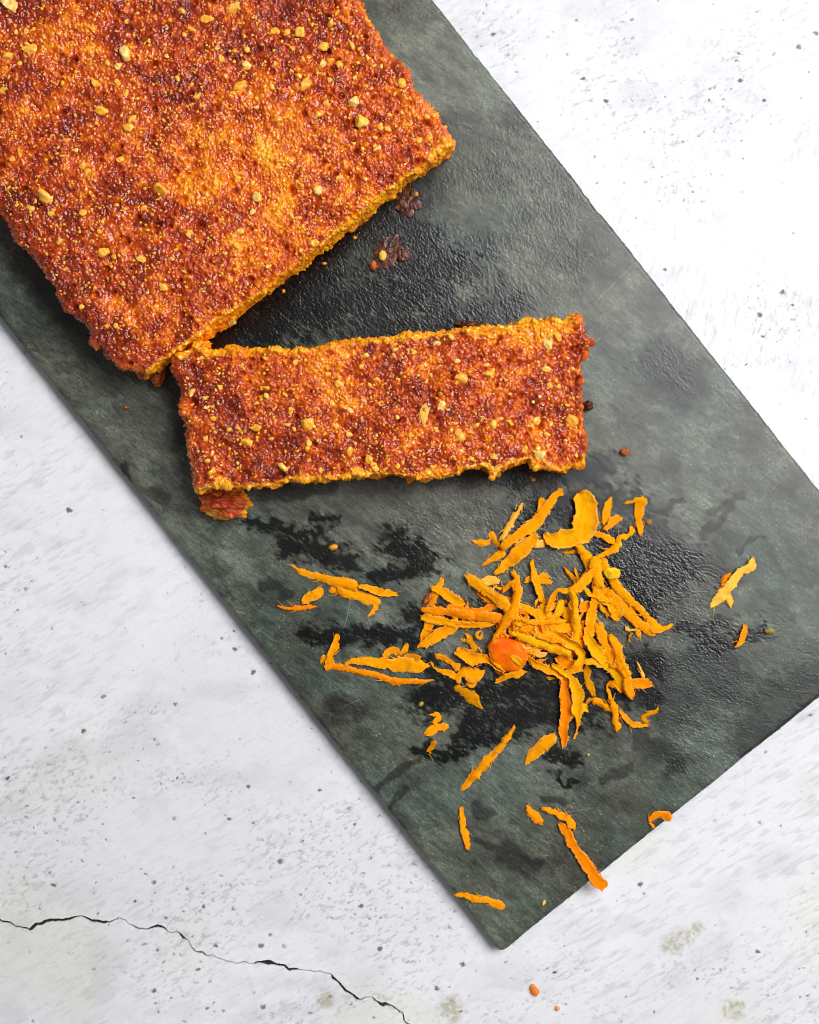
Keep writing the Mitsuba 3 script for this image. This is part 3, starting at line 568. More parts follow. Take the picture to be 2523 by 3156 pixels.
blob('carrot_bit', 'G', 718, 825, 9, 16, .0006, 0, 'tiny orange carrot bit near the bottom corner of the slate', 'carrot bit', YEL, 37, sub=2, ang=-25)
blob('carrot_bit', 'E', 140, 1030, 30, 22, .0007, 0, 'tiny olive carrot bit left of the pile on the wet slate', 'carrot bit', [(0, (0.25, 0.19, 0.01)), (1, (0.55, 0.40, 0.03))], 38, sub=2, ang=40)
ORB = [(0, (0.80, 0.16, 0.01)), (1, (0.90, 0.30, 0.04))]
blob('carrot_bit', 'G', 662, 1342, 22, 30, .0009, -SLATE_Z, 'orange carrot bit lying on the white plaster below the slate', 'carrot bit', ORB, 39, sub=4, ang=25, amp=0.75, freq=1.8)
blob('carrot_bit', 'G', 799, 1446, 13, 12, .0007, -SLATE_Z, 'tiny pale orange carrot bit on the plaster, right of the larger bit', 'carrot bit', [(0, (0.85, 0.30, 0.10)), (1, (0.9, 0.4, 0.18))], 40, sub=2)
def flake():
    rg = np.random.default_rng(6); b_ = trimesh.creation.icosphere(3); v = b_.vertices.copy()
    for _ in range(8):
        q = rg.normal(size=3); q /= np.linalg.norm(q); v -= np.maximum(v @ q - rg.uniform(0.3, 0.85), 0)[:, None] * q
    v = v * (1 + 0.5 * (NZ(v * 2.2, 1, 3, 4)[:, None] - 0.5)) * np.array([0.0030, 0.0026, 0.0016])
    (fx, fy), = C('B', [(780, 985)])
    col = ramp(NZ(v, 700, 2, 8), [(0, (0.95, 0.50, 0.003)), (1, (0.97, 0.64, 0.008))])
    scene[numbered('carrot_bit')] = mikit.ply(trimesh.Trimesh(v + at(fx, fy, SLATE_Z + 0.0062), b_.faces, process=False), 'nut_bsdf', smooth=True, color=col)
fk = numbered('carrot_bit'); flake()
tag(fk, 'bright yellow flake sitting on the upper part of the carrot pile', 'carrot bit')

# the smooth rounded carrot end in the pile
def chunk():
    out = C('E', [(925, 360), (985, 262), (1080, 235), (1180, 255), (1290, 290), (1380, 390), (1410, 480), (1375, 580), (1300, 650), (1180, 660), (1090, 630), (1020, 590), (965, 490)])
    P = atn(np.array(out), SLATE_Z + 0.004)[:, :2]
    pg = np.array(Polygon(P).buffer(0.001).buffer(-0.001).exterior.coords)
    rg = resample(pg, 97)[:-1]; cen = rg.mean(0); n = 96; v, f = [], []
    prof = [(0.60, 0.0), (0.90, 0.0004), (1.02, 0.0018), (1.0, 0.0030), (0.95, 0.0040), (0.84, 0.0045), (0.66, 0.0050), (0.42, 0.0053), (0.18, 0.0054)]
    for s_, z in prof: v.append(np.c_[cen + (rg - cen) * s_, np.full(n, z)])
    v = np.vstack(v)
    for j in range(len(prof) - 1):
        a = np.arange(n); b = (a + 1) % n
        f += [np.c_[a + j * n, b + j * n, b + (j + 1) * n], np.c_[a + j * n, b + (j + 1) * n, a + (j + 1) * n]]
    v = np.vstack([v, [[*cen, 0.0055]], [[*cen, 0.0]]]); a = np.arange(n); b = (a + 1) % n; k = (len(prof) - 1) * n
    f += [np.c_[a + k, b + k, np.full(n, len(v) - 2)], np.c_[b, a, np.full(n, len(v) - 1)]]
    rad = np.linalg.norm(v[:, :2] - cen, axis=1); dr_ = (v[:, :2] - cen) / np.maximum(rad, 1e-6)[:, None]
    v[:, :2] += dr_ * ((NZ(v, 420, 3, 9) - 0.5) * 0.0020 * (rad / rad.max()) ** 2)[:, None]
    v[:, 2] += (NZ(v, 260, 2, 3) - 0.5) * 0.0022 * (v[:, 2] > 0.001)
    v[:, 2] = np.maximum(v[:, 2], 0.0001) + SLATE_Z
    t = NZ(v, 300, 3, 6)
    col = lerp((0.90, 0.105, 0.001), (0.95, 0.20, 0.002), sm(0.3, 0.75, t))
    rimw = sm(0.76, 1.02, rad / rad.max() + 0.5 * (NZ(v, 700, 2, 12) - 0.5))
    col = col * (1 - rimw[:, None]) + np.array([0.95, 0.36, 0.02]) * rimw[:, None]
    m = trimesh.Trimesh(v, np.vstack(f), process=False); trimesh.repair.fix_normals(m)
    scene['carrot_chunk'] = mikit.ply(m, 'chunk_bsdf', smooth=True, color=col)
    tag('carrot_chunk', 'smooth rounded orange carrot end at the left of the pile', 'carrot chunk')
chunk()

# ------------------------------------------------------------------ grated carrot
TONES = {'o': (0.985, 0.318, 0.002), 'y': (0.985, 0.370, 0.003), 'p': (0.98, 0.48, 0.06), 'd': (0.97, 0.245, 0.002), 'v': (0.62, 0.225, 0.004), 'm': (0.88, 0.305, 0.003)}
SHRED_NO = [0]
def shred(c, pts, z, tone, label, th=0.72, group=None, curl=0.0, twist=0.6):
    """one strip of grated carrot: a closed ribbon along the measured path; z (mm above the board) is one height or one for each point"""
    SHRED_NO[0] += 1; seed = 40 + SHRED_NO[0] * 7
    rg = np.random.default_rng(seed)
    P = np.array(C(c, pts)); zs = np.full(len(P), float(z)) if np.isscalar(z) else np.asarray(z, float)
    if len(zs) != len(P): zs = np.interp(np.linspace(0, 1, len(P)), np.linspace(0, 1, len(zs)), zs)
    zz = SLATE_Z + zs / 1000
    xy = np.array([at(a, b, q)[:2] for a, b, q in zip(P[:, 0], P[:, 1], zz)])
    d = np.r_[0, np.cumsum(np.linalg.norm(np.diff(xy, axis=0), axis=1))]
    n = max(16, int(d[-1] / 0.00022)); s = np.linspace(0, d[-1], n)
    f = lambda y: PchipInterpolator(d, y)(s)
    xy = np.stack([f(xy[:, 0]), f(xy[:, 1])], 1); w = f(P[:, 2] * S) * 0.90; zc = f(zz)
    sx = np.c_[s * 1000, np.full(n, seed * 1.3), np.zeros(n)]
    zc = zc + (NZ(sx, 0.18, 2, seed) - 0.5) * 0.0017
    ctr = np.c_[xy, zc]
    tan = np.gradient(ctr, axis=0); tan /= np.linalg.norm(tan, axis=1, keepdims=True) + 1e-12
    side = np.stack([-tan[:, 1], tan[:, 0], np.zeros(n)], 1); side /= np.linalg.norm(side, axis=1, keepdims=True) + 1e-12
    up = np.cross(tan, side)
    tw = (NZ(sx, 0.09, 2, seed + 1) - 0.5) * 2 * twist * np.clip(0.0035 / np.maximum(w, 1e-4), 0.3, 1)
    sd2 = side * np.cos(tw)[:, None] + up * np.sin(tw)[:, None]; up2 = np.cross(tan, sd2)
    taper = np.clip(0.45 + np.minimum(np.arange(n), np.arange(n)[::-1]) / 3.0, 0, 1.0)
    h_ = int(np.clip(w.max() / 0.00026, 7, 34)); m = 2 * h_
    ph = (np.arange(m) + 0.5) * 2 * np.pi / m
    ux = np.where(np.arange(m) < h_, 1 - 2 * (np.arange(m) + 0.5) / h_, 2 * (np.arange(m) - h_ + 0.5) / h_ - 1)
    cx = 0.55 * ux + 0.45 * np.cos(ph); cx = cx / np.abs(cx).max()
    cz = np.sign(np.sin(ph)) * np.maximum(1 - np.abs(cx) ** 5, 0.02) ** 0.45
    jl = 1 + 0.34 * (NZ(sx, 0.95, 2, seed + 2) - 0.5) * 2 * np.clip(0.0022 / np.maximum(w, 5e-4), 0.25, 1)
    jr = 1 + 0.34 * (NZ(sx + 50, 0.95, 2, seed + 3) - 0.5) * 2 * np.clip(0.0022 / np.maximum(w, 5e-4), 0.25, 1)
    hw = np.maximum(w / 2, 0.00016) * taper
    def teeth(o): return (NZ(sx + o, 2.6, 2, seed + 12) - 0.5) * 0.00042 + np.maximum(NZ(sx + o, 1.3, 1, seed + 13) - 0.70, 0) * 0.0022 - np.maximum(NZ(sx + o, 0.8, 1, seed + 14) - 0.74, 0) * 0.0026
    tb = 1 + 0.5 * np.clip(w / 0.004 - 0.6, 0, 1.2)
    mid_ = lambda o: (NZ(sx + o, 0.38, 1, seed + 18) - 0.5) * 0.0010
    wl, wr = np.maximum(hw * jl + tb * teeth(7) + mid_(3) * taper, 0.00010), np.maximum(hw * jr + tb * teeth(91) + mid_(47) * taper, 0.00010)
    hx = np.where(cx[None] > 0, wl[:, None] * cx[None], wr[:, None] * cx[None])
    tt = np.minimum(th / 1000 * (0.75 + 0.5 * NZ(sx, 0.3, 1, seed + 4)), np.maximum(w * 0.55, 0.00030)) * taper
    cu = curl + 0.5 * rg.normal()
    hz = cz[None] * tt[:, None] / 2 + cu * 0.55 * (cx[None] ** 2) * np.minimum(f(P[:, 2] * S) / 2, 0.003)[:, None]
    v = ctr[:, None] + hx[..., None] * sd2[:, None] + hz[..., None] * up2[:, None]
    en = np.minimum(s, s[-1] - s); sg = np.where(s < s[-1] / 2, -1.0, 1.0)
    fray = (NZ(np.c_[np.tile(cx, 2) * np.r_[np.full(m, w[0]), np.full(m, w[-1])] * 1500 + seed, np.repeat([0, 7.0], m), np.zeros(2 * m)], 1, 2, seed + 31) - 0.45).reshape(2, m)
    fr = np.where((s < s[-1] / 2)[:, None], fray[:1], fray[1:]) * (sg * np.exp(-en / 0.0012))[:, None] * 0.0026
    v = v + fr[..., None] * tan[:, None]
    v = v.reshape(-1, 3)
    v = np.vstack([v, ctr[:1] - tan[:1] * 0.0001, ctr[-1:] + tan[-1:] * 0.0001])
    i, j = np.meshgrid(np.arange(n - 1), np.arange(m), indexing='ij')
    q = np.stack([i * m + j, i * m + (j + 1) % m, (i + 1) * m + (j + 1) % m, (i + 1) * m + j], -1).reshape(-1, 4)
    a = np.arange(m); b = (a + 1) % m
    fc = np.vstack([q[:, [0, 2, 1]], q[:, [0, 3, 2]], np.c_[a, b, np.full(m, n * m)], np.c_[b + (n - 1) * m, a + (n - 1) * m, np.full(m, n * m + 1)]])
    mm = v * 1000
    nr = vnormals(v, fc)
    if (nr[:, 2] * np.r_[np.tile(cz, n), 0, 0]).sum() < 0: fc = fc[:, ::-1]; nr = -nr
    fib = NZ(np.c_[np.repeat(s * 1000, m) * 0.35, np.tile(cx, n) * np.repeat(w, m) * 1500 + seed, np.tile(np.sign(cz), n)], 1, 2, seed + 26)
    rough = (NZ(mm + seed, 1 / 0.9, 2, seed + 5) - 0.5) * 0.26 + (NZ(mm + seed, 1 / 2.4, 2, seed + 6) - 0.5) * 0.60 + (np.r_[fib, 0.5, 0.5] - 0.5) * 0.34
    v = v + nr * (rough * np.clip(np.r_[np.repeat(tt, m), 0.0003, 0.0003] / 0.0009, 0.2, 1))[:, None] * 0.001
    floor = SLATE_Z + 0.0001 + 0.00012 * np.r_[np.tile(cz + 1, n), 1, 1]
    keep = np.ones(len(v), bool) if c != 'G' else (np.array([slate_in(p) for p in v[:, :2]]))
    v[:, 2] = np.where(keep, np.maximum(v[:, 2], floor), v[:, 2])
    t = NZ(mm + seed, 1 / 1.1, 3, seed + 8); base = np.array(TONES[tone]) * np.array([1, rg.uniform(0.9, 1.1), rg.uniform(0.8, 1.3)])
    lon = NZ(np.c_[np.repeat(s * 1000, m) * 0.22, np.tile(cx, n) * np.repeat(w, m) * 1400 + seed, np.tile(np.sign(np.sin(ph)), n)], 1, 2, seed + 16)
    lon = np.r_[lon, 0.5, 0.5]
    col = base[None] * (0.80 + 0.24 * t[:, None] + 0.22 * lon[:, None] + 0.20 * NZ(mm + seed, 1 / 0.45, 1, seed + 21)[:, None])
    edge = np.r_[np.tile(np.abs(cx) ** 4, n), 1, 1]
    col = lerp(col, (0.985, 0.56, 0.12), 0.62 * edge * sm(0.35, 0.6, NZ(mm + seed, 1 / 0.8, 2, seed + 9))) if tone not in 'v' else col
    stain = sm(0.62, 0.78, NZ(mm + seed * 2, 1 / 2.2, 2, seed + 10))
    col = col * (1 - 0.22 * stain[:, None] * np.array([0.7, 1.0, 1.2]))
    for _ in range(min(7, int(d[-1] / 0.0032)) if w.max() > 0.0012 else 0):             # torn fibres along the edges
        i0 = rg.integers(2, n - 2); e = rg.choice([-1, 1]); L = rg.uniform(0.0008, 0.0030); q = np.linspace(0, 1, 7)
        dirn = tan[i0] * rg.choice([-1, 1]) + side[i0] * e * rg.uniform(0.15, 0.7) + np.array([0, 0, rg.uniform(-0.1, 0.35)])
        path = ctr[i0] + side[i0] * e * hw[i0] * 0.85 + dirn[None] * (q * L)[:, None] + side[i0] * (e * L * rg.uniform(-0.3, 0.3) * q ** 2)[:, None]
        path[:, 2] = np.maximum(path[:, 2], SLATE_Z + 0.00025) if c != 'G' else path[:, 2]
        tr = rg.uniform(0.00013, 0.00030) * (1 - 0.75 * q); ang = np.arange(5) * 2 * np.pi / 5
        nn = np.cross(dirn, [0, 0, 1.0]); nn /= np.linalg.norm(nn) + 1e-9; bb = np.cross(nn, dirn / np.linalg.norm(dirn))
        tv_ = (path[:, None] + tr[:, None, None] * (np.cos(ang)[None, :, None] * nn + np.sin(ang)[None, :, None] * bb)).reshape(-1, 3)
        ii, jj = np.meshgrid(np.arange(6), np.arange(5), indexing='ij')
        qq = np.stack([ii * 5 + jj, ii * 5 + (jj + 1) % 5, (ii + 1) * 5 + (jj + 1) % 5, (ii + 1) * 5 + jj], -1).reshape(-1, 4)
        fc = np.vstack([fc, len(v) + qq[:, [0, 1, 2]], len(v) + qq[:, [0, 2, 3]]]); v = np.vstack([v, tv_])
        col = np.vstack([col, np.tile(base * 0.9 + np.array([0.08, 0.10, 0.02]), (35, 1))])
    key = numbered('carrot_shred')
    scene[key] = mikit.ply(trimesh.Trimesh(v, fc, process=False), 'carrot_bsdf', smooth=True, color=np.clip(col, 0, 0.985))
    tag(key, label, 'carrot shred', group)
from shapely.geometry import Point
from shapely.prepared import prep
_sp = prep(sp)
def slate_in(p): return _sp.contains(Point(p))
GL, GP, GS, GN = 'carrot shreds left of the pile', 'carrot shreds in the pile', 'single carrot shreds scattered on the slate', 'carrot shreds behind the pile'
# --- left hand scatter
shred('F', [(610, 470, 90), (760, 500, 120), (900, 530, 110), (1000, 570, 110), (1095, 605, 90), (1090, 650, 45), (1060, 700, 40), (1020, 740, 20)], 0.6, 'm', 'carrot shred with a thin bent tail, under the long ragged shred at the left', group=GL)
shred('F', [(200, 215, 40), (300, 280, 75), (420, 320, 85), (600, 370, 95), (700, 400, 130), (800, 420, 130), (905, 460, 90)], [0.5, 0.6, 0.7, 1.2, 1.4, 1.4, 1.2], 'm', 'long ragged carrot shred with a brown stained tip, topmost at the left', group=GL)
shred('F', [(690, 445, 20), (720, 490, 90), (770, 520, 50)], 1.5, 'o', 'small carrot flake lying on the shred with the bent tail', group=GL)
shred('F', [(920, 440, 50), (1000, 460, 85), (1100, 490, 80), (1200, 510, 70), (1330, 530, 30)], [1.2, 0.9, 0.6, 0.5, 0.5], 'm', 'short carrot shred at the right end of the long ragged shred', group=GL)
shred('F', [(75, 655, 15), (200, 675, 50), (300, 680, 60), (400, 660, 50), (490, 655, 20)], 0.7, 'd', 'curved thin carrot shred, leftmost of all on the slate', group=GL)
shred('F', [(315, 610, 50), (370, 570, 100), (430, 535, 120), (490, 500, 110), (525, 480, 60)], [1.4, 0.9, 0.6, 0.5, 0.5], 'm', 'short wide carrot shred leaning on the leftmost thin shred', group=GL)
shred('F', [(515, 1260, 25), (545, 1215, 60), (575, 1180, 40)], 0.6, 'o', 'small carrot flake at the foot of the upright shred', group=GL)
shred('F', [(570, 1320, 40), (620, 1290, 80), (720, 1295, 85), (850, 1330, 70), (1050, 1370, 65), (1180, 1410, 75), (1250, 1440, 80), (1400, 1455, 70), (1560, 1455, 55), (1690, 1440, 18)], 0.8, 'd', 'very long thin carrot shred running right from the foot of the upright shred', group=GL)
shred('F', [(690, 955, 60), (670, 1050, 80), (620, 1180, 90), (575, 1310, 55)], [0.8, 1.0, 1.6, 1.8], 'o', 'upright straight carrot shred left of the broad leaf shaped shred', group=GL)
shred('F', [(1205, 1190, 60), (1235, 1130, 100), (1290, 1120, 100), (1340, 1160, 50)], 0.6, 'm', 'small carrot flake above the broad leaf shaped shred', group=GL)
shred('F', [(1335, 1150, 40), (1400, 1120, 50), (1420, 1065, 40)], 0.5, 'm', 'tiny hooked carrot flake above the broad leaf shaped shred', group=GL)
shred('F', [(1380, 1190, 60), (1460, 1190, 90), (1560, 1200, 70)], 0.5, 'v', 'dull olive carrot scrap behind the broad leaf shaped shred', group=GL)
shred('F', [(765, 1265, 40), (850, 1225, 70), (980, 1230, 100), (1100, 1245, 110), (1250, 1270, 150), (1400, 1270, 190), (1550, 1285, 150), (1645, 1290, 20)], [0.8, 1.6, 1.8, 1.6, 1.3, 1.0, .8, .6], 'o', 'broad leaf shaped carrot shred left of the pile', group=GL)
# --- above the pile
shred('A', [(675, 655, 40), (760, 670, 80), (860, 640, 50)], 0.6, 'm', 'small carrot flake lying alone upper left of the pile', group=GN)
shred('A', [(860, 555, 50), (910, 620, 80), (965, 690, 75), (1040, 700, 60)], 0.6, 'm', 'short dull carrot shred at the left end of the long diagonal shred', group=GN)
shred('A', [(1215, 250, 35), (1140, 340, 60), (1060, 470, 70), (1010, 580, 90), (985, 625, 60)], [0.8, 1.2, 1.8, 2.2, 2.0], 'p', 'pale slim carrot shred pointing up right, beside the long diagonal shred', group=GN)
shred('A', [(1000, 750, 90), (930, 810, 80), (850, 860, 60), (775, 910, 25)], [1.8, 1.0, 0.6, 0.5], 'o', 'pointed carrot shred lowest left of those above the pile', group=GN)
shred('A', [(1435, 690, 80), (1340, 665, 110), (1230, 660, 120), (1130, 690, 60)], [1.2, 1.6, 1.8, 1.6], 'p', 'pale carrot shred touching the broad peel from the left', group=GN)
shred('A', [(1340, 560, 90), (1280, 670, 140), (1160, 780, 160), (1040, 890, 110), (905, 990, 35)], [2.6, 2.4, 1.8, 1.0, .6], 'o', 'wide carrot shred running down left under the long diagonal shred', group=GN)
shred('A', [(1410, 190, 50), (1410, 270, 90), (1390, 350, 80)], 1.6, 'o', 'small carrot flake on the upper half of the long diagonal shred', group=GN)
shred('A', [(1615, 110, 95), (1530, 190, 95), (1430, 330, 110), (1360, 430, 135), (1260, 510, 140), (1130, 600, 120), (990, 700, 85)], [1.0, 1.4, 2.4, 3.0, 3.4, 3.4, 3.0], 'o', 'long diagonal carrot shred with a thick upper end, above the pile', group=GN)
shred('B', [(270, 775, 40), (330, 770, 60), (400, 740, 70)], 0.5, 'v', 'dull olive carrot scrap under the broad curved peel', group=GN)
shred('B', [(430, 140, 170), (480, 230, 250), (500, 360, 270), (490, 480, 280), (430, 580, 230), (330, 620, 200), (220, 640, 200), (120, 620, 140), (55, 575, 40)], [1.4, 1.6, 2.0, 2.2, 2.4, 2.2, 1.8, 1.4, 1.0], 'y', 'broadest carrot peel, bent like a boot, above the pile', group=GN, th=1.3)
shred('B', [(765, 190, 25), (730, 280, 90), (715, 380, 85), (685, 490, 25)], 0.7, 'm', 'pointed carrot flake right of the broad peel', group=GN)
shred('B', [(865, 395, 40), (800, 430, 110), (740, 480, 80), (680, 520, 25)], 1.2, 'm', 'carrot flake crossing the foot of the pointed flake', group=GN)
shred('B', [(1060, 210, 100), (1070, 300, 125), (1060, 380, 95), (1065, 470, 88), (1072, 585, 40)], 0.9, 'o', 'upright carrot shred with a hooked top, rightmost above the pile', group=GN)
shred('B', [(920, 245, 25), (1000, 215, 38), (1060, 190, 45), (1115, 215, 60), (1125, 270, 50)], [0.8, 1.4, 2.0, 2.0, 1.6], 'o', 'thin hook across the top of the upright shred at the right', group=GN)
shred('B', [(600, 560, 80), (700, 605, 80), (800, 665, 50)], 1.2, 'o', 'short carrot shred below the right corner of the broad peel', group=GN)
shred('B', [(1000, 510, 110), (950, 585, 60), (870, 610, 50), (840, 680, 70), (760, 750, 75), (670, 795, 55), (570, 850, 50)], [0.6, 1.2, 1.8, 2.4, 3.0, 3.6, 4.0], 'o', 'wavy carrot shred reaching from the pile to the shred with the hooked top', group=GN)
# --- the pile: far right arm
shred('B', [(400, 690, 90), (480, 780, 110), (540, 880, 120), (580, 980, 110)], [2.4, 2.2, 2.4, 3.0], 'o', 'carrot shred joining the broad peel to the pile', group=GP)
shred('B', [(970, 1640, 40), (950, 1720, 40)], 0.5, 'v', 'tiny olive carrot scrap below the right arm of the pile', group=GP)
shred('B', [(920, 1555, 28), (970, 1595, 45), (1030, 1590, 45), (1090, 1565, 40)], 0.9, 'p', 'small ragged pale curl at the lower edge of the right arm', group=GP)
shred('B', [(640, 1290, 40), (690, 1370, 60), (770, 1440, 75), (845, 1490, 40)], [3, 1.6, 1.0, 0.7], 'o', 'thin carrot shred along the lower left side of the right arm', group=GP)
shred('B', [(590, 1070, 70), (650, 1180, 150), (760, 1290, 170), (820, 1390, 170), (850, 1460, 90)], [3.2, 2.6, 2.2, 1.8, 1.2], 'y', 'wide carrot shred in the middle of the right arm', group=GP)
shred('B', [(740, 1180, 130), (830, 1290, 150), (950, 1410, 130), (1050, 1510, 110), (1150, 1590, 110), (1235, 1635, 70)], [2.8, 2.6, 2.2, 1.8, 1.4, 1.0], 'o', 'long carrot shred in the right arm, left of its dark gap', group=GP)
shred('B', [(660, 850, 130), (720, 960, 110), (800, 1090, 110), (900, 1210, 100), (1000, 1310, 90), (1100, 1410, 90), (1190, 1500, 100), (1260, 1580, 100), (1340, 1570, 60), (1425, 1530, 35)], [4.2, 4.0, 3.6, 3.2, 2.8, 2.4, 2.0, 1.6, 1.4, 1.2], 'o', 'longest carrot shred of the right arm, ending in a turned up tip', group=GP)
shred('B', [(480, 1135, 40), (560, 1225, 50), (680, 1270, 60), (790, 1285, 30)], [4.6, 4.2, 3.8, 3.4], 'y', 'narrow carrot shred crossing over the root of the right arm', group=GP)
shred('B', [(620, 830, 100), (600, 930, 140), (620, 1050, 130), (660, 1140, 60)], [4.4, 4.8, 4.4, 3.8], 'y', 'wide bright carrot shred below the wavy shred', group=GP)
# --- the pile: left arm
shred('A', [(350, 1045, 50), (320, 1120, 80), (270, 1220, 80), (235, 1340, 60)], 0.7, 'o', 'steep carrot shred under the crossing one left of the pile', group=GP)
shred('A', [(245, 1150, 70), (320, 1180, 100), (430, 1240, 110), (540, 1300, 100), (595, 1310, 40)], [1.8, 1.8, 1.4, 0.9, 0.7], 'o', 'carrot shred crossing over the steep one left of the pile', group=GP)
shred('A', [(400, 1365, 50), (460, 1350, 60), (600, 1370, 40), (800, 1380, 60), (880, 1350, 80), (960, 1320, 70)], [1.0, 1.0, 1.2, 1.4, 1.8, 2.4], 'd', 'deep orange carrot shred behind the long level pair at the left of the pile', group=GP)
shred('A', [(230, 1500, 110), (180, 1600, 115), (125, 1690, 60)], 0.7, 'm', 'dull flat carrot shred beside the pointed one at the left of the pile', group=GP)
shred('E', [(600, 100, 60), (480, 140, 130), (350, 210, 155), (220, 290, 120), (115, 370, 25)], [1.6, 1.4, 1.1, 0.8, 0.6], 'o', 'pointed carrot shred sloping down left under the long level pair', group=GP)
shred('A', [(130, 1445, 70), (250, 1475, 95), (400, 1500, 85), (600, 1530, 90), (750, 1530, 75), (900, 1510, 60)], [1.8, 2.0, 2.0, 2.0, 2.2, 2.4], 'o', 'lower shred of the long level pair at the left of the pile', group=GP)
shred('A', [(145, 1380, 70), (350, 1400, 100), (600, 1430, 110), (850, 1450, 120), (980, 1470, 125), (1040, 1490, 60)], [2.6, 3.0, 3.2, 3.6, 4.0, 4.2], 'd', 'upper shred of the long level pair at the left of the pile', group=GP)
shred('A', [(720, 1200, 40), (800, 1255, 60), (910, 1295, 60)], 1.0, 'd', 'deep orange carrot strip shaded under the broad diagonal shred', group=GP)
shred('A', [(780, 1075, 50), (860, 1060, 120), (940, 1050, 60)], 2.6, 'p', 'ragged carrot flake on the upper side of the broad diagonal shred', group=GP)
# --- the pile: centre, from the board upwards
shred('C', [(480, 560, 200), (700, 640, 260), (950, 740, 300), (1200, 800, 300), (1400, 760, 220)], 1.2, 'd', 'wide deep orange carrot peel at the bottom of the pile', group=GP)
shred('C', [(900, 420, 160), (1050, 560, 220), (1250, 680, 240), (1450, 720, 200)], 1.8, 'd', 'deep orange carrot peel low in the middle of the pile', group=GP)
shred('D', [(560, 580, 80), (570, 700, 90), (600, 820, 90), (645, 935, 60)], 0.6, 'v', 'olive see-through carrot strip hanging below the pile', group=GP)
shred('C', [(1100, 980, 110), (1220, 1040, 200), (1340, 1090, 190), (1440, 1050, 110)], [1.6, 2.2, 2.4, 2.4], 'd', 'deep orange carrot curl under the front of the pile', group=GP)
shred('C', [(600, 270, 70), (700, 335, 110), (820, 400, 120), (960, 450, 120)], [3.0, 3.2, 3.4, 3.6], 'y', 'carrot shred along the upper left rim of the pile', group=GP)
shred('C', [(880, 290, 110), (920, 370, 160), (1000, 450, 130)], [3.4, 3.8, 4.0], 'y', 'short wide carrot shred at the upper rim of the pile', group=GP)
shred('B', [(240, 1270, 50), (235, 1340, 110), (200, 1420, 90), (120, 1460, 45)], [3.6, 3.4, 3.2, 3.0], 'y', 'ragged carrot flake inside the loop of the pile', group=GP)
shred('B', [(440, 1375, 60), (500, 1340, 95), (545, 1325, 50)], 1.0, 'm', 'dull carrot flake in the gap right of the tall strand', group=GP)
shred('B', [(600, 1130, 70), (590, 1280, 90), (560, 1400, 110), (550, 1520, 130), (530, 1640, 120)], [2.8, 2.4, 2.6, 3.0, 3.2], 'o', 'carrot strand standing right of the tall middle strand', group=GP)
shred('B', [(270, 935, 45), (330, 1010, 60), (395, 1105, 40)], 0.9, 'v', 'olive carrot strip above the loop of the pile', group=GP)
shred('B', [(385, 935, 22), (400, 1010, 42), (425, 1085, 50)], 1.6, 'o', 'short spiky carrot shred above the loop of the pile', group=GP)
shred('B', [(525, 965, 40), (480, 1010, 50), (440, 1060, 50)], 1.8, 'o', 'short carrot shred behind the shred that forms the loop', group=GP)
shred('A', [(1215, 1080, 25), (1290, 1055, 60), (1350, 1060, 70), (1430, 1045, 130), (1480, 1070, 90), (1530, 1075, 22)], [0.8, 1.0, 1.0, 1.2, 1.0, 0.7], 'o', 'winged carrot flake crossing under the upright spike', group=GP)
shred('A', [(1300, 865, 40), (1320, 960, 70), (1360, 1080, 110), (1390, 1200, 80), (1420, 1290, 75), (1485, 1295, 40)], [1.2, 1.6, 2.2, 2.2, 2.6, 3.2], 'o', 'upright carrot spike in the notch at the top of the pile', group=GP)
shred('C', [(540, 470, 110), (750, 540, 150), (950, 560, 170), (1150, 570, 150), (1320, 560, 90)], [4.0, 4.2, 4.4, 4.6, 4.6], 'y', 'level carrot shred across the middle of the pile', group=GP)
shred('C', [(900, 620, 110), (1080, 680, 130), (1250, 760, 140), (1390, 850, 120), (1440, 960, 110), (1380, 1060, 130), (1270, 1140, 70)], [4.2, 4.6, 4.8, 4.6, 4.2, 3.8, 3.2], 'y', 'carrot shred curving down round the front of the pile', group=GP)
shred('C', [(650, 810, 90), (790, 905, 110), (900, 935, 80), (975, 920, 40)], [4.0, 3.6, 3.4, 3.2], 'p', 'ragged pale carrot flake beside the rounded carrot end', group=GP)
shred('C', [(500, 670, 60), (650, 705, 120), (820, 765, 150), (1000, 825, 150), (1150, 880, 150), (1275, 965, 80)], [4.8, 5.0, 5.2, 5.2, 5.0, 4.4], 'y', 'bright carrot shred lying diagonally on the front of the pile', group=GP)
shred('C', [(760, 650, 60), (900, 690, 90), (1060, 730, 100), (1200, 790, 60)], [5.2, 5.6, 5.8, 5.6], 'o', 'short carrot shred on top of the front of the pile', group=GP)
shred('C', [(620, 430, 30), (700, 500, 60), (860, 520, 80), (1040, 500, 80), (1230, 490, 40)], [4.6, 5.0, 5.2, 5.4, 5.4], 'o', 'slim carrot shred on top of the level shred in the pile', group=GP)
shred('D', [(560, 200, 100), (620, 330, 140), (700, 440, 150), (780, 530, 120)], [3.4, 3.8, 3.8, 3.4], 'y', 'carrot shred right of the tall strand, running to the lower right', group=GP)
shred('D', [(540, 540, 60), (650, 530, 100), (760, 560, 120), (860, 630, 125), (930, 720, 130), (985, 830, 100)], [3.6, 3.6, 3.4, 3.0, 2.6, 2.2], 'y', 'arching carrot shred at the lower edge of the right half of the pile', group=GP)
shred('D', [(700, 100, 110), (740, 200, 125), (790, 330, 120), (850, 480, 125), (910, 610, 110)], [4.0, 4.2, 4.4, 4.2, 3.8], 'o', 'carrot shred left of the thick one in the right half of the pile', group=GP)
shred('D', [(825, 825, 50), (890, 800, 90), (950, 840, 100), (1005, 890, 50)], [1.2, 1.8, 1.8, 1.2], 'd', 'ragged deep orange flake under the foot of the thick shred', group=GP)
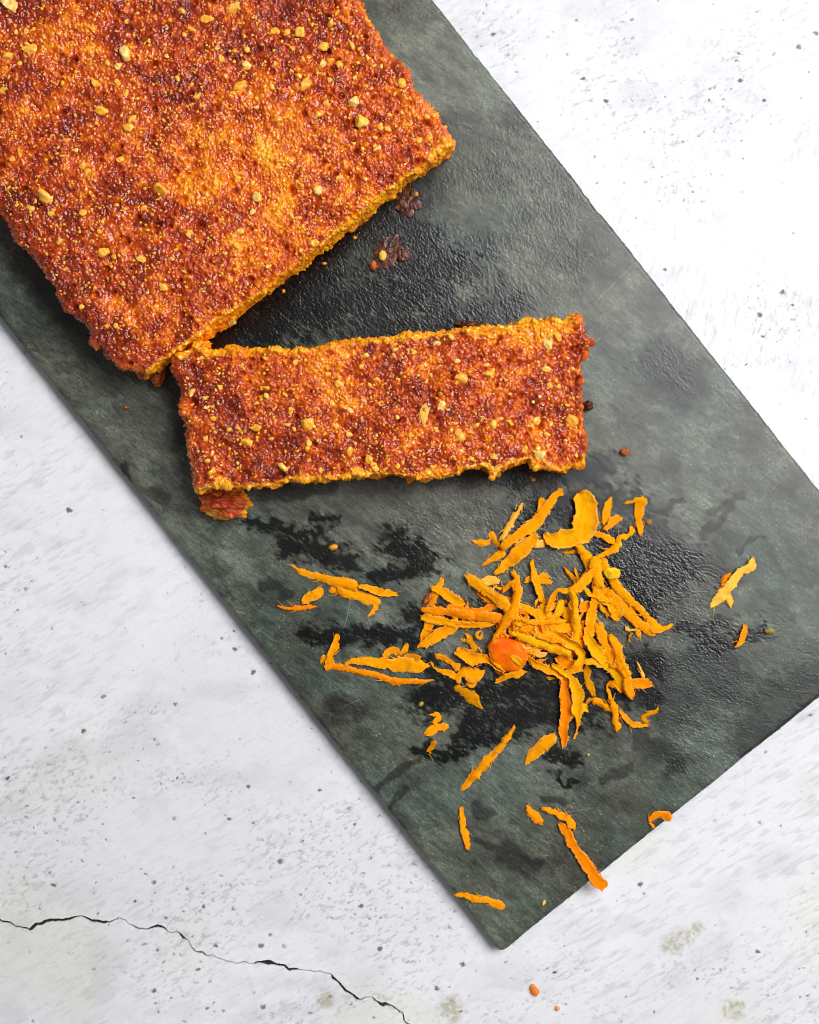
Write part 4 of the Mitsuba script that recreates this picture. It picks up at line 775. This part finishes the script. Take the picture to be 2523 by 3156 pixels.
shred('D', [(1080, 790, 80), (1160, 780, 130), (1250, 790, 140), (1340, 810, 45)], [2.6, 2.4, 1.8, 1.2], 'd', 'short wide carrot shred sticking out right of the thick shred', group=GP)
shred('D', [(1170, 545, 45), (1210, 640, 45), (1245, 730, 60)], [2.6, 2.8, 3.0], 'p', 'thin pale carrot sliver standing up at the right of the pile', group=GP)
shred('D', [(840, 235, 110), (900, 320, 135), (940, 460, 125), (980, 600, 135), (1040, 720, 130), (1065, 840, 125), (1110, 960, 80)], [4.6, 5.2, 5.4, 5.2, 4.8, 4.2, 3.6], 'o', 'thick straight carrot shred on the right half of the pile', group=GP, th=1.5)
# shreds hanging down below the pile
shred('C', [(740, 990, 70), (850, 1075, 110), (1000, 1150, 120), (1180, 1230, 110)], [3.4, 3.2, 3.0, 2.8], 'o', 'carrot shred leading from the rounded end to the lower strands', group=GP)
shred('D', [(290, 730, 90), (300, 860, 120), (310, 1000, 145), (330, 1120, 165), (300, 1220, 135), (290, 1350, 115), (300, 1450, 75), (290, 1540, 25)], [2.4, 2.2, 2.0, 1.8, 1.4, 1.0, 0.8, 0.6], 'd', 'wide deep orange carrot strip hanging lowest from the pile', group=GP)
shred('D', [(90, 725, 22), (140, 735, 45), (190, 735, 22)], 1.2, 'm', 'tiny carrot flake at the root of the lowest hanging strip', group=GP)
shred('D', [(150, 560, 50), (260, 640, 80), (370, 720, 90), (430, 830, 150), (460, 950, 150), (445, 1080, 150), (455, 1180, 80), (465, 1280, 42), (440, 1380, 30), (400, 1440, 14)], [3.8, 3.6, 3.6, 3.4, 3.2, 2.8, 2.2, 1.6, 1.0, 0.7], 'y', 'carrot shred with a thin curled tail over the lowest hanging strip', group=GP)
shred('D', [(480, 1090, 60), (530, 1090, 120), (570, 1110, 60)], 2.0, 'y', 'rounded carrot flake at the right of the curled tail shred', group=GP)
# loops on top
shred('A', [(615, 1010, 70), (700, 1080, 115), (800, 1170, 130), (900, 1240, 115), (1000, 1310, 130), (1080, 1400, 120), (1160, 1490, 60)], [2.2, 2.8, 3.6, 4.2, 4.6, 5.0, 5.2], 'y', 'broad diagonal carrot shred at the upper left of the pile', group=GP)
shred('A', [(1155, 1050, 60), (1080, 1100, 65), (1000, 1190, 35)], [3.2, 2.4, 1.6], 'o', 'short branch at the top of the long bent shred', group=GP)
shred('A', [(1095, 970, 55), (1140, 1060, 65), (1150, 1180, 95), (1130, 1300, 110), (1080, 1420, 115), (1020, 1520, 100), (960, 1610, 70), (890, 1690, 22)], [2.4, 3.4, 4.6, 5.6, 6.2, 6.0, 5.4, 4.8], 'o', 'long bent carrot shred pointing down to the rounded carrot end', group=GP)
shred('B', [(620, 940, 100), (500, 1060, 100), (410, 1140, 110), (300, 1175, 60), (220, 1165, 50), (155, 1215, 65), (115, 1310, 70), (80, 1410, 70)], [5.6, 6.2, 6.4, 6.2, 6.0, 5.6, 5.0, 4.4], 'o', 'carrot shred bent into a loop at the top of the pile', group=GP)
shred('B', [(330, 1160, 80), (375, 1260, 95), (380, 1400, 95), (395, 1550, 105), (400, 1680, 105), (420, 1760, 60)], [6.6, 6.6, 6.2, 6.0, 5.8, 5.4], 'y', 'tall middle carrot strand running down from the loop', group=GP)
# around the rounded carrot end
shred('E', [(1020, 770, 55), (1080, 740, 70), (1180, 700, 90), (1290, 675, 110), (1365, 665, 40)], [1.4, 1.8, 2.4, 2.6, 2.4], 'o', 'carrot shred under the rounded carrot end', group=GP)
shred('E', [(950, 420, 30), (1000, 520, 50), (1070, 600, 60), (1140, 650, 40)], [3.0, 3.4, 3.6, 3.6], 'o', 'rim shred along the lower left of the rounded carrot end', group=GP)
shred('E', [(1225, 470, 40), (1280, 510, 85), (1335, 560, 60)], [5.8, 5.8, 5.2], 'y', 'carrot flake lying on the rounded carrot end', group=GP, th=0.8)
# left of the rounded end
shred('E', [(700, 235, 90), (740, 310, 95), (790, 400, 80)], 0.8, 'v', 'dull carrot stub pointing up from the ragged cluster', group=GP)
shred('E', [(305, 460, 50), (400, 490, 75), (480, 540, 85), (590, 600, 110)], [0.7, 0.9, 1.2, 1.6], 'm', 'upper left finger of the ragged carrot cluster', group=GP)
shred('E', [(258, 540, 20), (310, 610, 50), (420, 650, 75), (520, 690, 85), (610, 740, 85)], 0.9, 'o', 'lower left finger of the ragged carrot cluster', group=GP)
shred('E', [(690, 790, 40), (740, 800, 95), (785, 790, 40)], 0.6, 'm', 'small carrot flake at the bottom of the ragged cluster', group=GP)
shred('E', [(555, 420, 70), (650, 450, 150), (760, 510, 170), (860, 500, 120), (960, 540, 90), (1050, 600, 70), (1110, 660, 40)], [1.4, 1.8, 2.0, 2.0, 2.0, 2.0, 2.0], 'o', 'carrot shred from the ragged cluster to the rounded carrot end', group=GP)
shred('E', [(580, 780, 60), (600, 700, 90), (660, 640, 130), (760, 690, 190), (890, 650, 50)], [1.0, 1.2, 1.6, 1.8, 1.4], 'o', 'wide carrot flake in the middle of the ragged cluster', group=GP)
shred('E', [(555, 840, 80), (640, 885, 110), (740, 955, 140), (830, 1045, 70), (862, 1085, 14)], 0.6, 'v', 'olive leaf shaped carrot shred below the ragged cluster', group=GP)
# below the pile
shred('D', [(560, 1025, 35), (620, 975, 60), (655, 1040, 40)], 0.5, 'v', 'pale olive carrot scrap where the olive strip ends', group=GS)
shred('D', [(640, 980, 60), (720, 1010, 90), (820, 1080, 90), (865, 1130, 50)], 0.9, 'o', 'curved carrot shred left of the forked one below the pile', group=GS)
shred('D', [(950, 1120, 60), (1030, 1210, 70), (1120, 1280, 70), (1275, 1285, 28)], 0.6, 'm', 'slim carrot shred right of the forked one below the pile', group=GS)
shred('D', [(800, 830, 18), (830, 920, 40), (860, 1010, 70), (900, 1100, 105), (900, 1200, 92), (925, 1345, 90)], [0.8, 1.2, 1.6, 1.8, 1.4, 0.9], 'o', 'forked carrot shred below the right half of the pile', group=GS)
shred('D', [(1400, 1080, 30), (1375, 1130, 60), (1310, 1150, 60), (1230, 1200, 85), (1290, 1260, 40)], 0.7, 'v', 'olive hooked carrot scrap at the lower right of the pile', group=GS)
shred('E', [(270, 1150, 30), (330, 1150, 60), (350, 1200, 75), (310, 1240, 60), (340, 1275, 40)], 0.6, 'm', 'small twisted carrot flake above the butterfly shaped one', group=GS)
shred('E', [(200, 1385, 60), (265, 1340, 130), (350, 1310, 110), (420, 1310, 120), (455, 1320, 50)], 0.7, 'm', 'butterfly shaped carrot flake below left of the pile', group=GS)
shred('E', [(310, 1470, 50), (270, 1540, 80), (230, 1590, 60), (260, 1620, 18)], 0.5, 'v', 'olive carrot scrap below the butterfly shaped flake', group=GS)
shred('J', [(1500, 1130, 14), (1440, 1225, 52), (1340, 1335, 60), (1250, 1430, 56), (1195, 1495, 42)], 0.7, 'm', 'straight carrot shred lying alone below the pile, pointing up right', group=GS)
shred('I', [(875, 1560, 50), (820, 1615, 85), (765, 1670, 75), (712, 1722, 28)], 0.8, 'm', 'short thick carrot shred right of the straight one below the pile', group=GS)
shred('G', [(235, 268, 32), (240, 340, 46), (255, 430, 48), (270, 512, 30)], 0.6, 'm', 'upright carrot shred near the left edge of the lower slate', group=GS)
shred('G', [(618, 265, 40), (660, 305, 56), (710, 358, 40)], 0.6, 'm', 'short carrot stub left of the shred that overhangs the board', group=GS)
shred('G', [(810, 358, 30), (850, 405, 60), (890, 480, 62), (940, 560, 66), (1000, 650, 70), (1045, 705, 90), (1085, 722, 60)], [0.8, 0.8, 0.7, 0.7, 0.9, 1.1, 1.1], 'd', 'long carrot shred that overhangs the lower edge of the slate', group=GS)
shred('G', [(698, 265, 18), (770, 290, 44), (840, 322, 52), (885, 365, 60), (895, 395, 30)], [0.6, 0.7, 1.2, 1.6, 1.6], 'm', 'bent carrot shred on the upper end of the overhanging one', group=GS)
shred('G', [(1375, 385, 14), (1345, 350, 26), (1362, 318, 46), (1400, 308, 46), (1440, 315, 60), (1452, 345, 44)], 0.8, 'd', 'curled carrot shred at the lower right edge of the slate', group=GS)
shred('G', [(183, 787, 10), (222, 775, 30), (290, 800, 45), (380, 815, 50), (450, 838, 46), (490, 862, 26)], 0.7, 'm', 'lowest carrot shred, at the bottom corner of the slate', group=GS)
shred('H', [(1215, 1222, 18), (1205, 1265, 70), (1140, 1295, 52), (1085, 1370, 66), (1030, 1440, 72), (965, 1512, 34)], [1.0, 1.2, 1.4, 1.2, 0.9, 0.7], 'p', 'forked pale carrot shred lying alone at the right', group=GS)
shred('H', [(1075, 1308, 18), (1045, 1345, 48), (1030, 1385, 30)], 0.6, 'd', 'orange carrot flake tucked under the forked pale shred', group=GS)
shred('H', [(1055, 1435, 50), (1075, 1470, 46), (1085, 1502, 28)], 0.7, 'p', 'short leg of the forked pale carrot shred', group=GS)
shred('H', [(1160, 1612, 22), (1165, 1650, 42), (1150, 1700, 50), (1105, 1746, 22)], 0.7, 'm', 'small carrot shred on the black wet patch at the right', group=GS)
# a sliver lying on the slice
_d, _k = tree2.query(at(*C('N', [(360, 880)])[0], zt)[:2], k=40)
_z = (top2[_k, 2].max() - SLATE_Z) * 1000 + 0.3
shred('N', [(372, 792, 14), (362, 835, 60), (355, 890, 56), (358, 930, 36), (368, 965, 18)], _z, 'p', 'pale carrot sliver lying on top of the cake slice', th=0.7)
# short pieces tangled in the middle of the pile
_r = np.random.default_rng(77)
for _i in range(40):
    _x, _y = 760 + _r.normal() * 380, 600 + _r.normal() * 190
    _a, _l = _r.normal() * 0.8 + 0.35, _r.uniform(110, 240)
    _zz = float(np.clip(4.4 - abs(_x - 850) / 260 - abs(_y - 640) / 220 + _r.uniform(-0.6, 0.6), 1.2, 5.4))
    _q = [(_x + _l * (t - 0.5) * math.cos(_a) * 2, _y + _l * (t - 0.5) * math.sin(_a) * 2 + _r.normal() * 14, wd) for t, wd in ((0, 40), (0.35, 80), (0.7, 74), (1, 36))]
    shred('C', _q, [_zz - 0.6, _zz, _zz, _zz - 0.6], 'yod'[_i % 3] if _i % 5 else 'y', 'short carrot shred tangled in the middle of the pile', group='short shreds tangled in the middle of the pile')

for _i in range(44):                                                            # fine strands in and round the pile
    _x, _y = 800 + _r.normal() * 480, 620 + _r.normal() * 330
    _a, _l = _r.uniform(0, 6.28), _r.uniform(90, 260)
    _zz = float(np.clip(5.6 - abs(_x - 850) / 230 - abs(_y - 640) / 170 + _r.uniform(-0.4, 0.6), 0.5, 6.0))
    _b = _r.normal() * 1.4
    _q = [(_x + _l * (t - 0.5) * math.cos(_a + _b * t), _y + _l * (t - 0.5) * math.sin(_a + _b * t), wd) for t, wd in ((0, 12), (0.3, 30), (0.65, 26), (1, 10))]
    shred('C', _q, [max(_zz - 1.2, 0.4), _zz, _zz + 0.4, max(_zz - 0.6, 0.4)], 'oypd'[_i % 4], 'fine strand of grated carrot in or beside the pile', th=0.45, group='fine carrot strands in and beside the pile')
_r = np.random.default_rng(78)
for _i in range(8):                                                            # tiny crumbs at the foot of the cut sides
    _t = _r.random(); _c = [(700, 1012), (1380, 508)]
    _x, _y = (_c[0][0] + (_c[1][0] - _c[0][0]) * _t + _r.uniform(0, 16), _c[0][1] + (_c[1][1] - _c[0][1]) * _t + _r.uniform(2, 22)) if _i < 4 else (_r.uniform(640, 1780), 1488 + _r.uniform(0, 26) - 0.045 * 600 * _r.random())
    blob('tiny_crumb', 'X', _x, _y, _r.uniform(3, 7), _r.uniform(3, 6), 0.0006, 0, 'tiny yellow crumb on the slate at the foot of a cut side', 'crumb', CRUMB, 400 + _i, sub=2)
    labels[list(scene)[-1]]['group'] = 'tiny crumbs at the foot of the cut sides'
